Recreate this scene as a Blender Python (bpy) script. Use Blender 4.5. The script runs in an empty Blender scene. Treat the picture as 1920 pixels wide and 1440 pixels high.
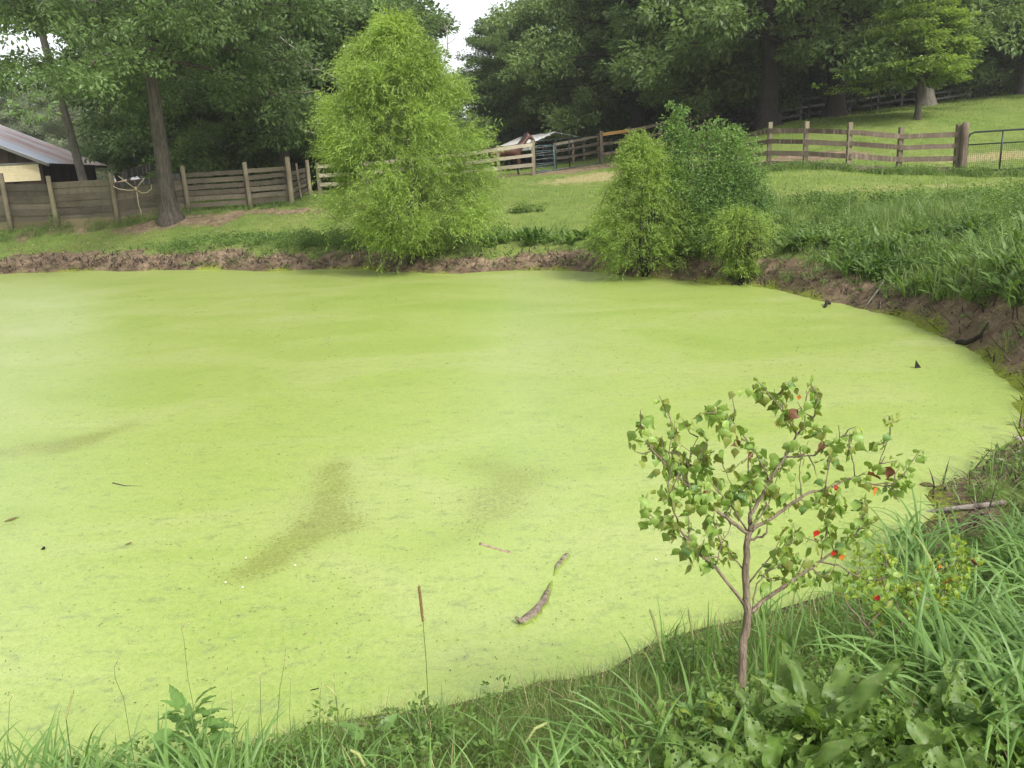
import bpy, bmesh, math, random
import numpy as np
from mathutils import Vector, Matrix, Euler, Quaternion

# ------------------------------------------------------------------ camera, light, exposure
sc = bpy.context.scene
COL = sc.collection
R = math.radians
CAM = np.array([0.0, 0.0, 2.3])
PITCH, ROLL, FPX = 14.57, 2.8, 1500.0
cd = bpy.data.cameras.new('camera'); cam = bpy.data.objects.new('camera', cd); COL.objects.link(cam)
cd.sensor_width = 36.0; cd.lens = FPX / 1920 * 36; cd.clip_start = 0.05; cd.clip_end = 3000
cam.location = CAM
CR = Matrix.Rotation(R(90 - PITCH), 3, 'X') @ Matrix.Rotation(R(-ROLL), 3, 'Z')
cam.rotation_euler = CR.to_euler()
sc.camera = cam

world = bpy.data.worlds.new('World'); sc.world = world; world.use_nodes = True
wn, wl = world.node_tree.nodes, world.node_tree.links
wn.clear()
sky = wn.new('ShaderNodeTexSky'); sky.sky_type = 'NISHITA'; sky.sun_disc = False
SUN_EL, SUN_AZ = 44.0, 146.0          # azimuth clockwise from +Y (the way the camera looks)
sky.sun_elevation = R(SUN_EL); sky.sun_rotation = R(SUN_AZ)
sky.air_density = 1.0; sky.dust_density = 2.5; sky.ozone_density = 1.0
hs = wn.new('ShaderNodeHueSaturation'); hs.inputs['Saturation'].default_value = 0.22
bgd = wn.new('ShaderNodeBackground'); bgd.inputs['Strength'].default_value = 0.115
wo = wn.new('ShaderNodeOutputWorld')
wl.new(sky.outputs[0], hs.inputs['Color']); wl.new(hs.outputs[0], bgd.inputs['Color']); wl.new(bgd.outputs[0], wo.inputs[0])

sd = bpy.data.lights.new('sun', 'SUN'); sd.energy = 1.5; sd.angle = R(12); sd.color = (1, 0.96, 0.9)
sun = bpy.data.objects.new('sun', sd); COL.objects.link(sun)
az = R(SUN_AZ); el = R(SUN_EL)
sdir = Vector((math.sin(az) * math.cos(el), math.cos(az) * math.cos(el), math.sin(el)))
sun.rotation_euler = sdir.to_track_quat('Z', 'Y').to_euler()
sun.location = (30, -20, 40)

sc.view_settings.view_transform = 'Standard'; sc.view_settings.look = 'None'
sc.view_settings.gamma = 1; sc.view_settings.use_curve_mapping = False
sc.view_settings.exposure = 1.45
cy = sc.cycles
cy.max_bounces = 6; cy.diffuse_bounces = 3; cy.glossy_bounces = 2; cy.transmission_bounces = 4
cy.transparent_max_bounces = 8; cy.caustics_reflective = False; cy.caustics_refractive = False
cy.use_denoising = True
try:
    cy.use_adaptive_sampling = True; cy.adaptive_threshold = 0.01
except Exception: pass

# ------------------------------------------------------------------ pixel helpers (1920x1440 photograph)
CRn = np.array(CR)
def ray(px, py):
    d = np.array([(px - 960) / FPX, -(py - 720) / FPX, -1.0])
    return CRn @ d
def P3(px, py, dist):
    d = ray(px, py); return CAM + d * (dist / d[1])
def onz(px, py, z=0.0):
    d = ray(px, py); return CAM + d * ((z - CAM[2]) / d[2])

# ------------------------------------------------------------------ noise
def _hash(ix, iy, s):
    h = (ix * 374761393 + iy * 668265263 + s * 144269504) & 0x7fffffff
    h = ((h ^ (h >> 13)) * 1274126177) & 0x7fffffff
    return ((h ^ (h >> 16)) & 0xffff) / 65535.0
def vnoise(x, y, s=0):
    x = np.asarray(x, float); y = np.asarray(y, float)
    ix = np.floor(x).astype(np.int64); iy = np.floor(y).astype(np.int64)
    fx = x - ix; fy = y - iy
    fx = fx * fx * (3 - 2 * fx); fy = fy * fy * (3 - 2 * fy)
    a = _hash(ix, iy, s); b = _hash(ix + 1, iy, s); c = _hash(ix, iy + 1, s); d = _hash(ix + 1, iy + 1, s)
    return (a * (1 - fx) + b * fx) * (1 - fy) + (c * (1 - fx) + d * fx) * fy
def fbm(x, y, o=4, s=0):
    x = np.asarray(x, float); y = np.asarray(y, float)
    r = 0; a = 0.5; t = 0
    for i in range(o):
        r = r + a * vnoise(x * 2 ** i, y * 2 ** i, s + i * 17); t += a; a *= 0.5
    return r / t

# ------------------------------------------------------------------ mesh builder
class MB:
    def __init__(s): s.v = []; s.t = []; s.f3 = []; s.f4 = []; s.n = 0
    def add(s, v, f, tint=0.5):
        v = np.asarray(v, float).reshape(-1, 3); f = np.asarray(f, np.int64)
        s.v.append(v); s.t.append(np.broadcast_to(np.asarray(tint, float), (len(v),)))
        if f.size:
            (s.f3 if f.shape[1] == 3 else s.f4).append(f + s.n)
        s.n += len(v)
    def mesh(s, name, mats, smooth=False):
        me = bpy.data.meshes.new(name)
        v = np.concatenate(s.v); n = len(v)
        f3 = np.concatenate(s.f3) if s.f3 else np.zeros((0, 3), np.int64)
        f4 = np.concatenate(s.f4) if s.f4 else np.zeros((0, 4), np.int64)
        loops = np.concatenate([f3.ravel(), f4.ravel()]).astype(np.int32)
        tot = np.concatenate([np.full(len(f3), 3), np.full(len(f4), 4)]).astype(np.int32)
        start = np.concatenate([[0], np.cumsum(tot)[:-1]]).astype(np.int32)
        me.vertices.add(n); me.vertices.foreach_set('co', v.astype(np.float32).ravel())
        me.loops.add(len(loops)); me.loops.foreach_set('vertex_index', loops)
        me.polygons.add(len(tot)); me.polygons.foreach_set('loop_start', start)
        me.polygons.foreach_set('loop_total', tot)
        me.polygons.foreach_set('use_smooth', np.full(len(tot), bool(smooth)))
        a = me.attributes.new('tint', 'FLOAT', 'POINT')
        a.data.foreach_set('value', np.concatenate(s.t).astype(np.float32))
        for m in (mats if isinstance(mats, (list, tuple)) else [mats]): me.materials.append(m)
        me.update(calc_edges=True)
        return me
    def build(s, name, mats, parent=None, smooth=False, **kw):
        return link(name, s.mesh(name, mats, smooth), parent, **kw)
    def box(s, c, size, rot=None, tint=0.5, bev=0.0):
        sx, sy, sz = [q / 2 for q in size]
        v = np.array([(x, y, z) for x in (-sx, sx) for y in (-sy, sy) for z in (-sz, sz)])
        if rot is not None: v = v @ np.array(rot).T
        v = v + np.array(c)
        s.add(v, [(0, 1, 3, 2), (4, 6, 7, 5), (0, 4, 5, 1), (2, 3, 7, 6), (0, 2, 6, 4), (1, 5, 7, 3)], tint)
    def beam(s, a, b, w, h, up=(0, 0, 1), tint=0.5, jit=0.0, nseg=1, rng=None, bow=0.0):
        """a plank from a to b, width w along up, thickness h; nseg>1 gives it an uneven edge"""
        a = np.array(a, float); b = np.array(b, float); d = b - a; L = np.linalg.norm(d); d = d / L
        up = np.array(up, float); up = up - d * (up @ d); up /= np.linalg.norm(up); sd_ = np.cross(d, up)
        rows = []
        for i in range(nseg + 1):
            t = i / nseg; p = a + d * L * t
            j = (rng.uniform(-jit, jit, 3) if rng is not None else np.zeros(3))
            p = p + up * (j[0] + bow * 4 * t * (1 - t)) + sd_ * j[1] * .4
            ww = w * (1 + (j[2] / max(w, .01)) * .6)
            rows.append([p + up * ww / 2 + sd_ * h / 2, p + up * ww / 2 - sd_ * h / 2, p - up * ww / 2 - sd_ * h / 2, p - up * ww / 2 + sd_ * h / 2])
        v = np.array(rows).reshape(-1, 3); f = []
        for i in range(nseg):
            k = i * 4
            for q in range(4): f.append((k + q, k + (q + 1) % 4, k + 4 + (q + 1) % 4, k + 4 + q))
        f.append((3, 2, 1, 0)); k = nseg * 4; f.append((k, k + 1, k + 2, k + 3))
        s.add(v, f, tint)
    def tube(s, pts, rad, sides=8, tint=0.5, cap=True, wob=0.0, rng=None):
        pts = np.array(pts, float); n = len(pts); rad = np.broadcast_to(np.asarray(rad, float), (n,))
        T = np.gradient(pts, axis=0); T /= np.linalg.norm(T, axis=1, keepdims=True) + 1e-12
        ref = np.array([0.31, 0.95, 0.05]) if abs(T[0][2]) > 0.7 else np.array([0, 0, 1.0])
        U = np.cross(T, ref); U /= np.linalg.norm(U, axis=1, keepdims=True) + 1e-12; V = np.cross(T, U)
        a = np.arange(sides) / sides * 2 * math.pi
        r = rad[:, None] * np.ones(sides)[None]
        if wob and rng is not None: r = r * (1 + rng.uniform(-wob, wob, r.shape))
        ring = pts[:, None] + r[..., None] * (np.cos(a)[None, :, None] * U[:, None] + np.sin(a)[None, :, None] * V[:, None])
        i = np.arange(n - 1)[:, None] * sides; j = np.arange(sides)[None]; j2 = (j + 1) % sides
        f = np.stack([i + j, i + j2, i + sides + j2, i + sides + j], -1).reshape(-1, 4)
        v = ring.reshape(-1, 3)
        if cap:
            v = np.concatenate([v, pts[:1], pts[-1:]])
            c0, c1 = n * sides, n * sides + 1
            s.add(v, f, tint)
            base = s.n - len(v); jj = np.arange(sides)
            f3 = np.concatenate([np.stack([np.full(sides, c0), (jj + 1) % sides, jj], -1),
                                 np.stack([np.full(sides, c1), (n - 1) * sides + jj, (n - 1) * sides + (jj + 1) % sides], -1)])
            s.f3.append(f3 + base)
        else: s.add(v, f, tint)
    def inst(s, tv, tf, pos, X, Y, Zv, scale, tint):
        """many copies of one small shape (tv, tf): axes X, Y, Zv and a scale for each, joined"""
        n = len(pos); k = len(tv); sc3 = np.broadcast_to(scale, (n,))[:, None, None]
        v = pos[:, None] + sc3 * (tv[None, :, :1] * X[:, None] + tv[None, :, 1:2] * Y[:, None] + tv[None, :, 2:] * Zv[:, None])
        s.add(v.reshape(-1, 3), (tf[None] + (np.arange(n) * k)[:, None, None]).reshape(-1, tf.shape[1]), np.repeat(np.broadcast_to(tint, (n,)), k))
    def leaves(s, p, d, nrm, L, W, tint, fold=0.25):
        """many pointed leaves, one quad each: p base, d direction, nrm face normal"""
        p = np.asarray(p, float); N = len(p)
        d = d / (np.linalg.norm(d, axis=1, keepdims=True) + 1e-9)
        sd_ = np.cross(d, nrm); sd_ /= np.linalg.norm(sd_, axis=1, keepdims=True) + 1e-9
        n2 = np.cross(sd_, d)
        L = np.broadcast_to(L, (N,))[:, None]; W = np.broadcast_to(W, (N,))[:, None]
        a = p; c = p + d * L
        m = p + d * L * 0.45 + n2 * W * fold
        v = np.stack([a, m + sd_ * W / 2, c, m - sd_ * W / 2], 1).reshape(-1, 3)
        f = np.arange(N * 4).reshape(-1, 4)
        s.add(v, f, np.repeat(np.broadcast_to(tint, (N,)), 4))
    def ribbons(s, p, az_, lean, L, W, bend, nseg=4, kind='grass', tint=0.5, twist=None, wav=0.0):
        """many blades: start leaning by `lean` from vertical towards azimuth az_, bending over by `bend` radians to the tip"""
        p = np.asarray(p, float); N = len(p)
        B = lambda q: np.broadcast_to(np.asarray(q, float), (N,))
        az_, lean, L, W, bend, tint = map(B, (az_, lean, L, W, bend, tint))
        h = np.stack([np.cos(az_), np.sin(az_), np.zeros(N)], 1); z = np.array([0, 0, 1.0])
        tw = B(0 if twist is None else twist)
        side0 = np.stack([-np.sin(az_), np.cos(az_), np.zeros(N)], 1)
        cur = p.copy(); rows = []
        for i in range(nseg + 1):
            t = i / nseg
            ang = lean + bend * t ** 1.3
            if kind == 'grass': w = (1 - t ** 1.6) * (0.75 + 0.25 * min(1, t * 6)) + 0.02
            elif kind == 'dock': w = (0.10 if t == 0 else max(0.03, math.sin(math.pi * min(1, max(0, (t * 1.0) ** 0.8))) ** 0.75))
            else: w = max(0.03, math.sin(math.pi * t ** 0.75))
            dirn = h * np.sin(ang)[:, None] + z * np.cos(ang)[:, None]
            nn = np.cross(side0, dirn)
            sdv = side0 * np.cos(tw * t)[:, None] + nn * np.sin(tw * t)[:, None]
            c2 = cur + nn * (wav * W * math.sin(i * 2.4))[:, None] if wav else cur
            off = sdv * (W * w / 2)[:, None]
            if kind != 'grass' or nseg > 5:
                mid = c2 - nn * (W * w * 0.18)[:, None]
                rows.append((c2 - off, mid, c2 + off))
            else: rows.append((c2 - off, c2 + off))
            cur = cur + dirn * (L / nseg)[:, None]
        k = len(rows[0])
        v = np.stack([q for r_ in rows for q in r_], 1)      # N, (nseg+1)*k, 3
        M = (nseg + 1) * k
        fl = []
        for i in range(nseg):
            for j in range(k - 1):
                a = i * k + j; fl.append((a, a + 1, a + k + 1, a + k))
        f = (np.array(fl)[None] + (np.arange(N) * M)[:, None, None]).reshape(-1, 4)
        s.add(v.reshape(-1, 3), f, np.repeat(tint, M))

def link(name, me, parent=None, loc=None, kind=None, label=None, cat=None, group=None, rot=None):
    o = bpy.data.objects.new(name, me); COL.objects.link(o)
    if parent is not None: o.parent = parent
    if loc is not None: o.location = loc
    if rot is not None: o.rotation_euler = rot
    tag(o, label, cat, group, kind); return o
def tag(o, label=None, cat=None, group=None, kind=None):
    if label: o['label'] = label
    if cat: o['category'] = cat
    if group: o['group'] = group
    if kind: o['kind'] = kind
    return o
def thing(name, label, cat, loc=(0, 0, 0), rz=0.0, group=None):
    o = bpy.data.objects.new(name, None); COL.objects.link(o); o.empty_display_size = 0.2
    o.location = loc; o.rotation_euler = (0, 0, rz); return tag(o, label, cat, group)
def copy_thing(o, loc=None, rot=None, scale=None, label=None, group=None, mats=None):
    c = o.copy(); COL.objects.link(c)
    for ch in o.children:
        d = ch.copy(); COL.objects.link(d); d.parent = c
        if mats and ch.name.split('.')[0] in mats:
            d.material_slots[0].link = 'OBJECT'; d.material_slots[0].material = mats[ch.name.split('.')[0]]
        for g in ch.children:
            e = g.copy(); COL.objects.link(e); e.parent = d
    if loc is not None: c.location = loc
    if rot is not None: c.rotation_euler = rot
    if scale is not None: c.scale = scale
    if label: c['label'] = label
    if group: c['group'] = group
    return c

# ------------------------------------------------------------------ materials
def newmat(name):
    m = bpy.data.materials.new(name); m.use_nodes = True; nt = m.node_tree; nt.nodes.clear()
    out = nt.nodes.new('ShaderNodeOutputMaterial'); return m, nt, out
def N(nt, t, **kw):
    n = nt.nodes.new(t)
    for k, v in kw.items(): setattr(n, k, v)
    return n
def noise(nt, scale, detail=4, rough=0.55, coord=None, dist=0.0):
    n = N(nt, 'ShaderNodeTexNoise'); n.inputs['Scale'].default_value = scale; n.inputs['Detail'].default_value = detail
    n.inputs['Roughness'].default_value = rough; n.inputs['Distortion'].default_value = dist
    if coord is not None: nt.links.new(coord, n.inputs['Vector'])
    return n.outputs['Fac']
def ramp(nt, fac, stops):
    n = N(nt, 'ShaderNodeValToRGB'); nt.links.new(fac, n.inputs[0]); e = n.color_ramp.elements
    while len(e) < len(stops): e.new(0.5)
    for el_, (p, c) in zip(e, stops):
        el_.position = p; el_.color = (*c, 1) if len(c) == 3 else c
    return n.outputs[0]
def mapr(nt, v, a, b, c=0.0, d=1.0):
    n = N(nt, 'ShaderNodeMapRange'); nt.links.new(v, n.inputs[0])
    for i, q in zip((1, 2, 3, 4), (a, b, c, d)): n.inputs[i].default_value = q
    return n.outputs[0]
def mixc(nt, fac, a, b, mode='MIX'):
    n = N(nt, 'ShaderNodeMix', data_type='RGBA', blend_type=mode)
    if isinstance(fac, (int, float)): n.inputs[0].default_value = fac
    else: nt.links.new(fac, n.inputs[0])
    for q, i in ((a, 6), (b, 7)):
        if isinstance(q, (tuple, list)): n.inputs[i].default_value = (*q[:3], 1)
        else: nt.links.new(q, n.inputs[i])
    return n.outputs[2]
def math_(nt, op, a, b=None):
    n = N(nt, 'ShaderNodeMath', operation=op)
    for q, i in ((a, 0), (b, 1)):
        if q is None: continue
        if isinstance(q, (int, float)): n.inputs[i].default_value = q
        else: nt.links.new(q, n.inputs[i])
    return n.outputs[0]
def attr(nt, name):
    return N(nt, 'ShaderNodeAttribute', attribute_name=name).outputs['Fac']
def bump(nt, h, strength=0.5, dist=0.02):
    n = N(nt, 'ShaderNodeBump'); n.inputs['Strength'].default_value = strength; n.inputs['Distance'].default_value = dist
    nt.links.new(h, n.inputs['Height']); return n.outputs[0]
def princ(nt, out, col, rough=0.7, spec=0.3, nrm=None, metal=0.0):
    b = N(nt, 'ShaderNodeBsdfPrincipled')
    if isinstance(col, (tuple, list)): b.inputs['Base Color'].default_value = (*col[:3], 1)
    else: nt.links.new(col, b.inputs['Base Color'])
    if isinstance(rough, (int, float)): b.inputs['Roughness'].default_value = rough
    else: nt.links.new(rough, b.inputs['Roughness'])
    b.inputs['Specular IOR Level'].default_value = spec; b.inputs['Metallic'].default_value = metal
    if nrm is not None: nt.links.new(nrm, b.inputs['Normal'])
    if out is not None: nt.links.new(b.outputs[0], out.inputs[0])
    return b
def leafmat(name, dark, light, trans=0.35, rough=0.45, spec=0.35, var=0.15, spots=None, yellow=None, lace=False):
    """two-tone leaves: each leaf's own colour comes from its tint and from a per-plant random value"""
    m, nt, out = newmat(name)
    t = attr(nt, 'tint'); oi = N(nt, 'ShaderNodeObjectInfo').outputs['Random']
    g = N(nt, 'ShaderNodeTexCoord').outputs['Object']
    big = noise(nt, 0.9, 2, 0.5, g)
    f = math_(nt, 'ADD', math_(nt, 'MULTIPLY', t, 0.65), math_(nt, 'MULTIPLY', mapr(nt, big, .3, .7), 0.35))
    f = math_(nt, 'ADD', f, math_(nt, 'MULTIPLY', math_(nt, 'SUBTRACT', oi, 0.5), var))
    stops = [(0.0, dark), (1.0, light)] if yellow is None else [(0.0, dark), (0.9, light), (1.0, yellow)]
    c = ramp(nt, f, stops)
    if spots is not None:
        sp = mapr(nt, noise(nt, 60, 3, .6, g), .6, .68)
        c = mixc(nt, math_(nt, 'MULTIPLY', sp, .4), c, spots)
    b = princ(nt, None, c, rough, spec)
    tr = N(nt, 'ShaderNodeBsdfTranslucent'); hs_ = N(nt, 'ShaderNodeHueSaturation')
    hs_.inputs['Saturation'].default_value = 1.15; hs_.inputs['Value'].default_value = 1.5; hs_.inputs['Hue'].default_value = 0.49
    nt.links.new(c, hs_.inputs['Color']); nt.links.new(hs_.outputs[0], tr.inputs['Color'])
    mx = N(nt, 'ShaderNodeMixShader'); mx.inputs[0].default_value = trans
    nt.links.new(b.outputs[0], mx.inputs[1]); nt.links.new(tr.outputs[0], mx.inputs[2])
    last = mx.outputs[0]
    if lace:
        v = N(nt, 'ShaderNodeTexVoronoi'); v.inputs['Scale'].default_value = 70; nt.links.new(g, v.inputs['Vector'])
        hole = math_(nt, 'MULTIPLY', mapr(nt, v.outputs['Distance'], .42, .36), mapr(nt, noise(nt, 14, 2, .5, g), .46, .52))
        tp = N(nt, 'ShaderNodeBsdfTransparent'); m2 = N(nt, 'ShaderNodeMixShader')
        nt.links.new(hole, m2.inputs[0]); nt.links.new(last, m2.inputs[1]); nt.links.new(tp.outputs[0], m2.inputs[2]); last = m2.outputs[0]
    nt.links.new(last, out.inputs[0]); return m
def barkmat(name, a, b, scale=14, stretch=5.0, moss=None):
    m, nt, out = newmat(name)
    tc = N(nt, 'ShaderNodeTexCoord').outputs['Object']; mp = N(nt, 'ShaderNodeMapping'); mp.inputs['Scale'].default_value = (1, 1, 1 / stretch)
    nt.links.new(tc, mp.inputs[0]); n1 = noise(nt, scale, 6, .65, mp.outputs[0], 0.4)
    c = ramp(nt, n1, [(0.3, a), (0.7, b)])
    if moss: c = mixc(nt, mapr(nt, noise(nt, 1.7, 3, .6, tc), .5, .65), c, moss)
    princ(nt, out, c, .9, .15, bump(nt, n1, .9, .05)); return m
def woodmat(name, a, b, stain=None, scale=9.0):
    """weathered planks: grain along the object's long way is approximated with stretched noise; every plank differs"""
    m, nt, out = newmat(name)
    geo = N(nt, 'ShaderNodeNewGeometry').outputs['Position']
    oi = N(nt, 'ShaderNodeObjectInfo').outputs['Random']
    mp = N(nt, 'ShaderNodeMapping'); mp.inputs['Scale'].default_value = (.5, .5, 9); nt.links.new(geo, mp.inputs[0])
    g = noise(nt, scale, 5, .7, mp.outputs[0], .3); l = noise(nt, 1.6, 4, .6, geo)
    f = math_(nt, 'ADD', math_(nt, 'MULTIPLY', g, .55), math_(nt, 'MULTIPLY', l, .45))
    f = math_(nt, 'ADD', f, math_(nt, 'MULTIPLY', math_(nt, 'SUBTRACT', oi, .5), .3))
    c = ramp(nt, f, [(.3, a), (.7, b)])
    if stain:
        mp2 = N(nt, 'ShaderNodeMapping'); mp2.inputs['Scale'].default_value = (5, 5, .6); nt.links.new(geo, mp2.inputs[0])
        c = mixc(nt, mapr(nt, noise(nt, 2.2, 4, .6, mp2.outputs[0]), .5, .7), c, stain)
    princ(nt, out, c, .88, .15, bump(nt, g, .5, .01)); return m
def plainmat(name, col, rough=.6, spec=.3, metal=0.0, var=0.12, scale=6):
    m, nt, out = newmat(name)
    g = N(nt, 'ShaderNodeTexCoord').outputs['Object']; n1 = noise(nt, scale, 5, .6, g)
    lo = tuple(q * (1 - var) for q in col); hi = tuple(min(1, q * (1 + var)) for q in col)
    princ(nt, out, ramp(nt, n1, [(.3, lo), (.7, hi)]), rough, spec, bump(nt, n1, .15, .01), metal); return m

M = {}
M['oak_leaf'] = leafmat('oak_leaf', (.05, .085, .03), (.18, .27, .09), .38)
M['dark_leaf'] = leafmat('dark_leaf', (.06, .10, .035), (.25, .35, .11), .4)
M['mid_leaf'] = leafmat('mid_leaf', (.06, .11, .036), (.23, .34, .10), .38)
M['haze_pale_leaf'] = leafmat('haze_pale_leaf', (.14, .18, .11), (.27, .32, .18), .35)  # leaf green lightened and greyed to paint in the haze of distance
M['dogwood_leaf'] = leafmat('dogwood_leaf', (.10, .16, .03), (.29, .40, .09), .4, yellow=(.36, .43, .10))
M['willow_leaf'] = leafmat('willow_leaf', (.085, .14, .025), (.31, .43, .095), .42, yellow=(.42, .44, .06))
M['tallow_bush_leaf'] = leafmat('tallow_bush_leaf', (.035, .085, .025), (.24, .37, .10), .36, yellow=(.36, .45, .11))
M['weed_leaf'] = leafmat('weed_leaf', (.05, .10, .022), (.2, .31, .075), .38, yellow=(.36, .42, .14))
M['grass_blade'] = leafmat('grass_blade', (.065, .12, .03), (.24, .33, .10), .35, yellow=(.38, .34, .16))
M['lawn_blade'] = leafmat('lawn_blade', (.10, .17, .03), (.26, .36, .07), .3, yellow=(.42, .38, .16))
M['tall_blade'] = leafmat('tall_blade', (.07, .145, .035), (.22, .36, .10), .4, rough=.45, yellow=(.42, .42, .16))
M['dock_leaf'] = leafmat('dock_leaf', (.06, .12, .02), (.20, .33, .06), .4, spots=(.22, .2, .09))
M['dock_lace'] = leafmat('dock_lace', (.065, .12, .025), (.22, .33, .08), .4, spots=(.28, .26, .13), lace=True)
M['straw'] = leafmat('straw', (.22, .15, .08), (.5, .42, .22), .2)
M['bark'] = barkmat('bark', (.026, .023, .019), (.125, .107, .088))
M['bark_dark'] = barkmat('bark_dark', (.014, .012, .010), (.05, .042, .035))
M['bark_grey'] = barkmat('bark_grey', (.07, .062, .05), (.2, .18, .15))
M['bark_twig'] = barkmat('bark_twig', (.19, .14, .095), (.40, .32, .235), 60)
M['bare_limb'] = barkmat('bare_limb', (.14, .13, .1), (.34, .32, .26), 20)
M['post_wood'] = woodmat('post_wood', (.10, .085, .06), (.28, .23, .16), stain=(.16, .16, .09))
M['rail_wood'] = woodmat('rail_wood', (.07, .052, .038), (.2, .155, .115), stain=(.26, .21, .16))
M['board_wood'] = woodmat('board_wood', (.045, .037, .028), (.155, .13, .095), stain=(.075, .08, .045))
M['base_board'] = woodmat('base_board', (.10, .085, .045), (.22, .18, .1), stain=(.13, .13, .06))
M['orange_wood'] = woodmat('orange_wood', (.36, .2, .07), (.55, .34, .13))
M['pale_rail'] = woodmat('pale_rail', (.2, .17, .13), (.42, .37, .28))
M['black_rail'] = woodmat('black_rail', (.012, .011, .01), (.05, .047, .042), stain=(.15, .14, .13))
M['grey_rail'] = woodmat('grey_rail', (.09, .085, .078), (.26, .25, .23))
M['dark_siding'] = woodmat('dark_siding', (.018, .012, .009), (.06, .04, .03))
M['cream'] = plainmat('cream', (.62, .53, .33), .6, .3, var=.08)
M['white_metal'] = plainmat('white_metal', (.82, .80, .76), .5, .3, 0)
M['black_metal'] = plainmat('black_metal', (.012, .02, .018), .4, .5, 0)
M['teal_metal'] = plainmat('teal_metal', (.06, .11, .11), .4, .5, .2)
M['rope'] = plainmat('rope', (.45, .38, .25), .9, .1)
M['rubber'] = plainmat('rubber', (.012, .011, .010), .7, .3)
# ------------------------------------------------------------------ shore line, ground, pond
SHORE_PX = [(0, 514), (80, 511), (160, 508), (240, 509), (330, 506), (420, 506), (500, 509), (600, 505), (680, 506), (760, 511), (850, 514), (950, 508),
            (1050, 507), (1130, 510), (1190, 521), (1250, 523), (1330, 535), (1400, 534), (1470, 546), (1530, 561), (1580, 570), (1640, 585), (1700, 602),
            (1760, 628), (1800, 650), (1850, 682), (1885, 715), (1905, 745), (1912, 785), (1885, 835), (1840, 868), (1790, 893), (1752, 918), (1725, 955), (1700, 1000),
            (1660, 1045), (1600, 1085), (1540, 1110), (1470, 1140), (1400, 1163), (1320, 1176), (1260, 1190), (1215, 1206), (1170, 1224), (1130, 1243),
            (1080, 1265), (1010, 1278), (960, 1292), (880, 1308), (800, 1330), (720, 1342), (640, 1352), (560, 1372), (480, 1395), (400, 1425), (330, 1448), (220, 1466), (80, 1484), (-80, 1500), (-300, 1530)]
sh = [onz(*p)[:2] for p in SHORE_PX]
sh += [np.array(q) for q in ((-3.2, .95), (-5.5, .3), (-9, -.4), (-15, -1), (-22, 1), (-28, 5), (-32, 12), (-31, 19), (-26, 24.5))]
SH = np.array(sh)
# roughen: insert midpoints with small offsets
_r = np.random.RandomState(3)
def rough_line(P):
    out = []
    for i in range(len(P)):
        a, b = P[i], P[(i + 1) % len(P)]; L = np.linalg.norm(b - a); n = max(1, int(L / .2)); nn = np.array([-(b - a)[1], (b - a)[0]]) / (L + 1e-9)
        for k in range(n):
            p = a + (b - a) * k / n
            o = ((fbm(p[0] * 1.3, p[1] * 1.3, 3, 5) - .5) * .35 + (fbm(p[0] * 6, p[1] * 6, 3, 8) - .5) * .16) * min(1, np.linalg.norm(p) / 9 + .3)
            out.append(p + nn * o)
    return np.array(out)
SHR = rough_line(SH)
def shore_dist(x, y):
    """distance to the water's edge, positive on land"""
    x = np.atleast_1d(np.asarray(x, float)).ravel(); y = np.atleast_1d(np.asarray(y, float)).ravel()
    best = np.full(len(x), 1e9); inside = np.zeros(len(x), bool)
    n = len(SHR)
    for i in range(n):
        ax, ay = SHR[i]; bx, by = SHR[(i + 1) % n]; dx, dy = bx - ax, by - ay
        t = np.clip(((x - ax) * dx + (y - ay) * dy) / (dx * dx + dy * dy + 1e-12), 0, 1)
        d = (x - ax - t * dx) ** 2 + (y - ay - t * dy) ** 2
        np.minimum(best, d, out=best)
        c = ((ay > y) != (by > y)); xi = ax + (y - ay) / (by - ay + 1e-12) * dx
        inside ^= c & (x < xi)
    return np.where(inside, -1, 1) * np.sqrt(best)
LIPW = 0.55
def lip(d):
    e = np.maximum(d, 0); return np.where(d > 0, (1 - np.exp(-e / LIPW)) * (.52 + .48 * (1 - np.exp(-e / 2.2))), np.tanh(d / 1.2) * .7)
CTRL = [(0, 437, 30), (108, 428, 30), (222, 420, 30), (355, 402, 30.3), (470, 390, 31), (548, 386, 32), (582, 366, 36), (320, 410, 29.5),
        (950, 400, 25), (1003, 326, 37), (1128, 307, 42), (1060, 345, 33), (700, 395, 29),
        (1300, 345, 30), (1440, 313, 27), (1590, 320, 25), (1690, 322, 25), (1797, 325, 24), (1910, 327, 23.5), (1600, 362, 20.5), (1850, 372, 18.5), (1420, 360, 21.5),
        (1500, 455, 17.3), (1700, 430, 15.6), (1900, 470, 12), (1700, 520, 13.2), (1900, 580, 9.3), (1440, 238, 40), (1565, 220, 42), (1720, 222, 36),
        (1790, 187, 48), (1920, 176, 47), (1390, 256, 41), (1600, 272, 32), (1850, 262, 32), (1915, 700, 7.6), (1385, 1345, 2.15), (1900, 1440, 1.9), (1900, 1180, 3.0),
        (1900, 1000, 4.4), (640, 420, 27), (450, 425, 28), (1100, 1400, 2.2), (700, 1435, 2.35), (1650, 1300, 2.4), (1300, 1400, 2.1), (900, 1400, 2.3)]
cx = [P3(*c) for c in CTRL]
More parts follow.
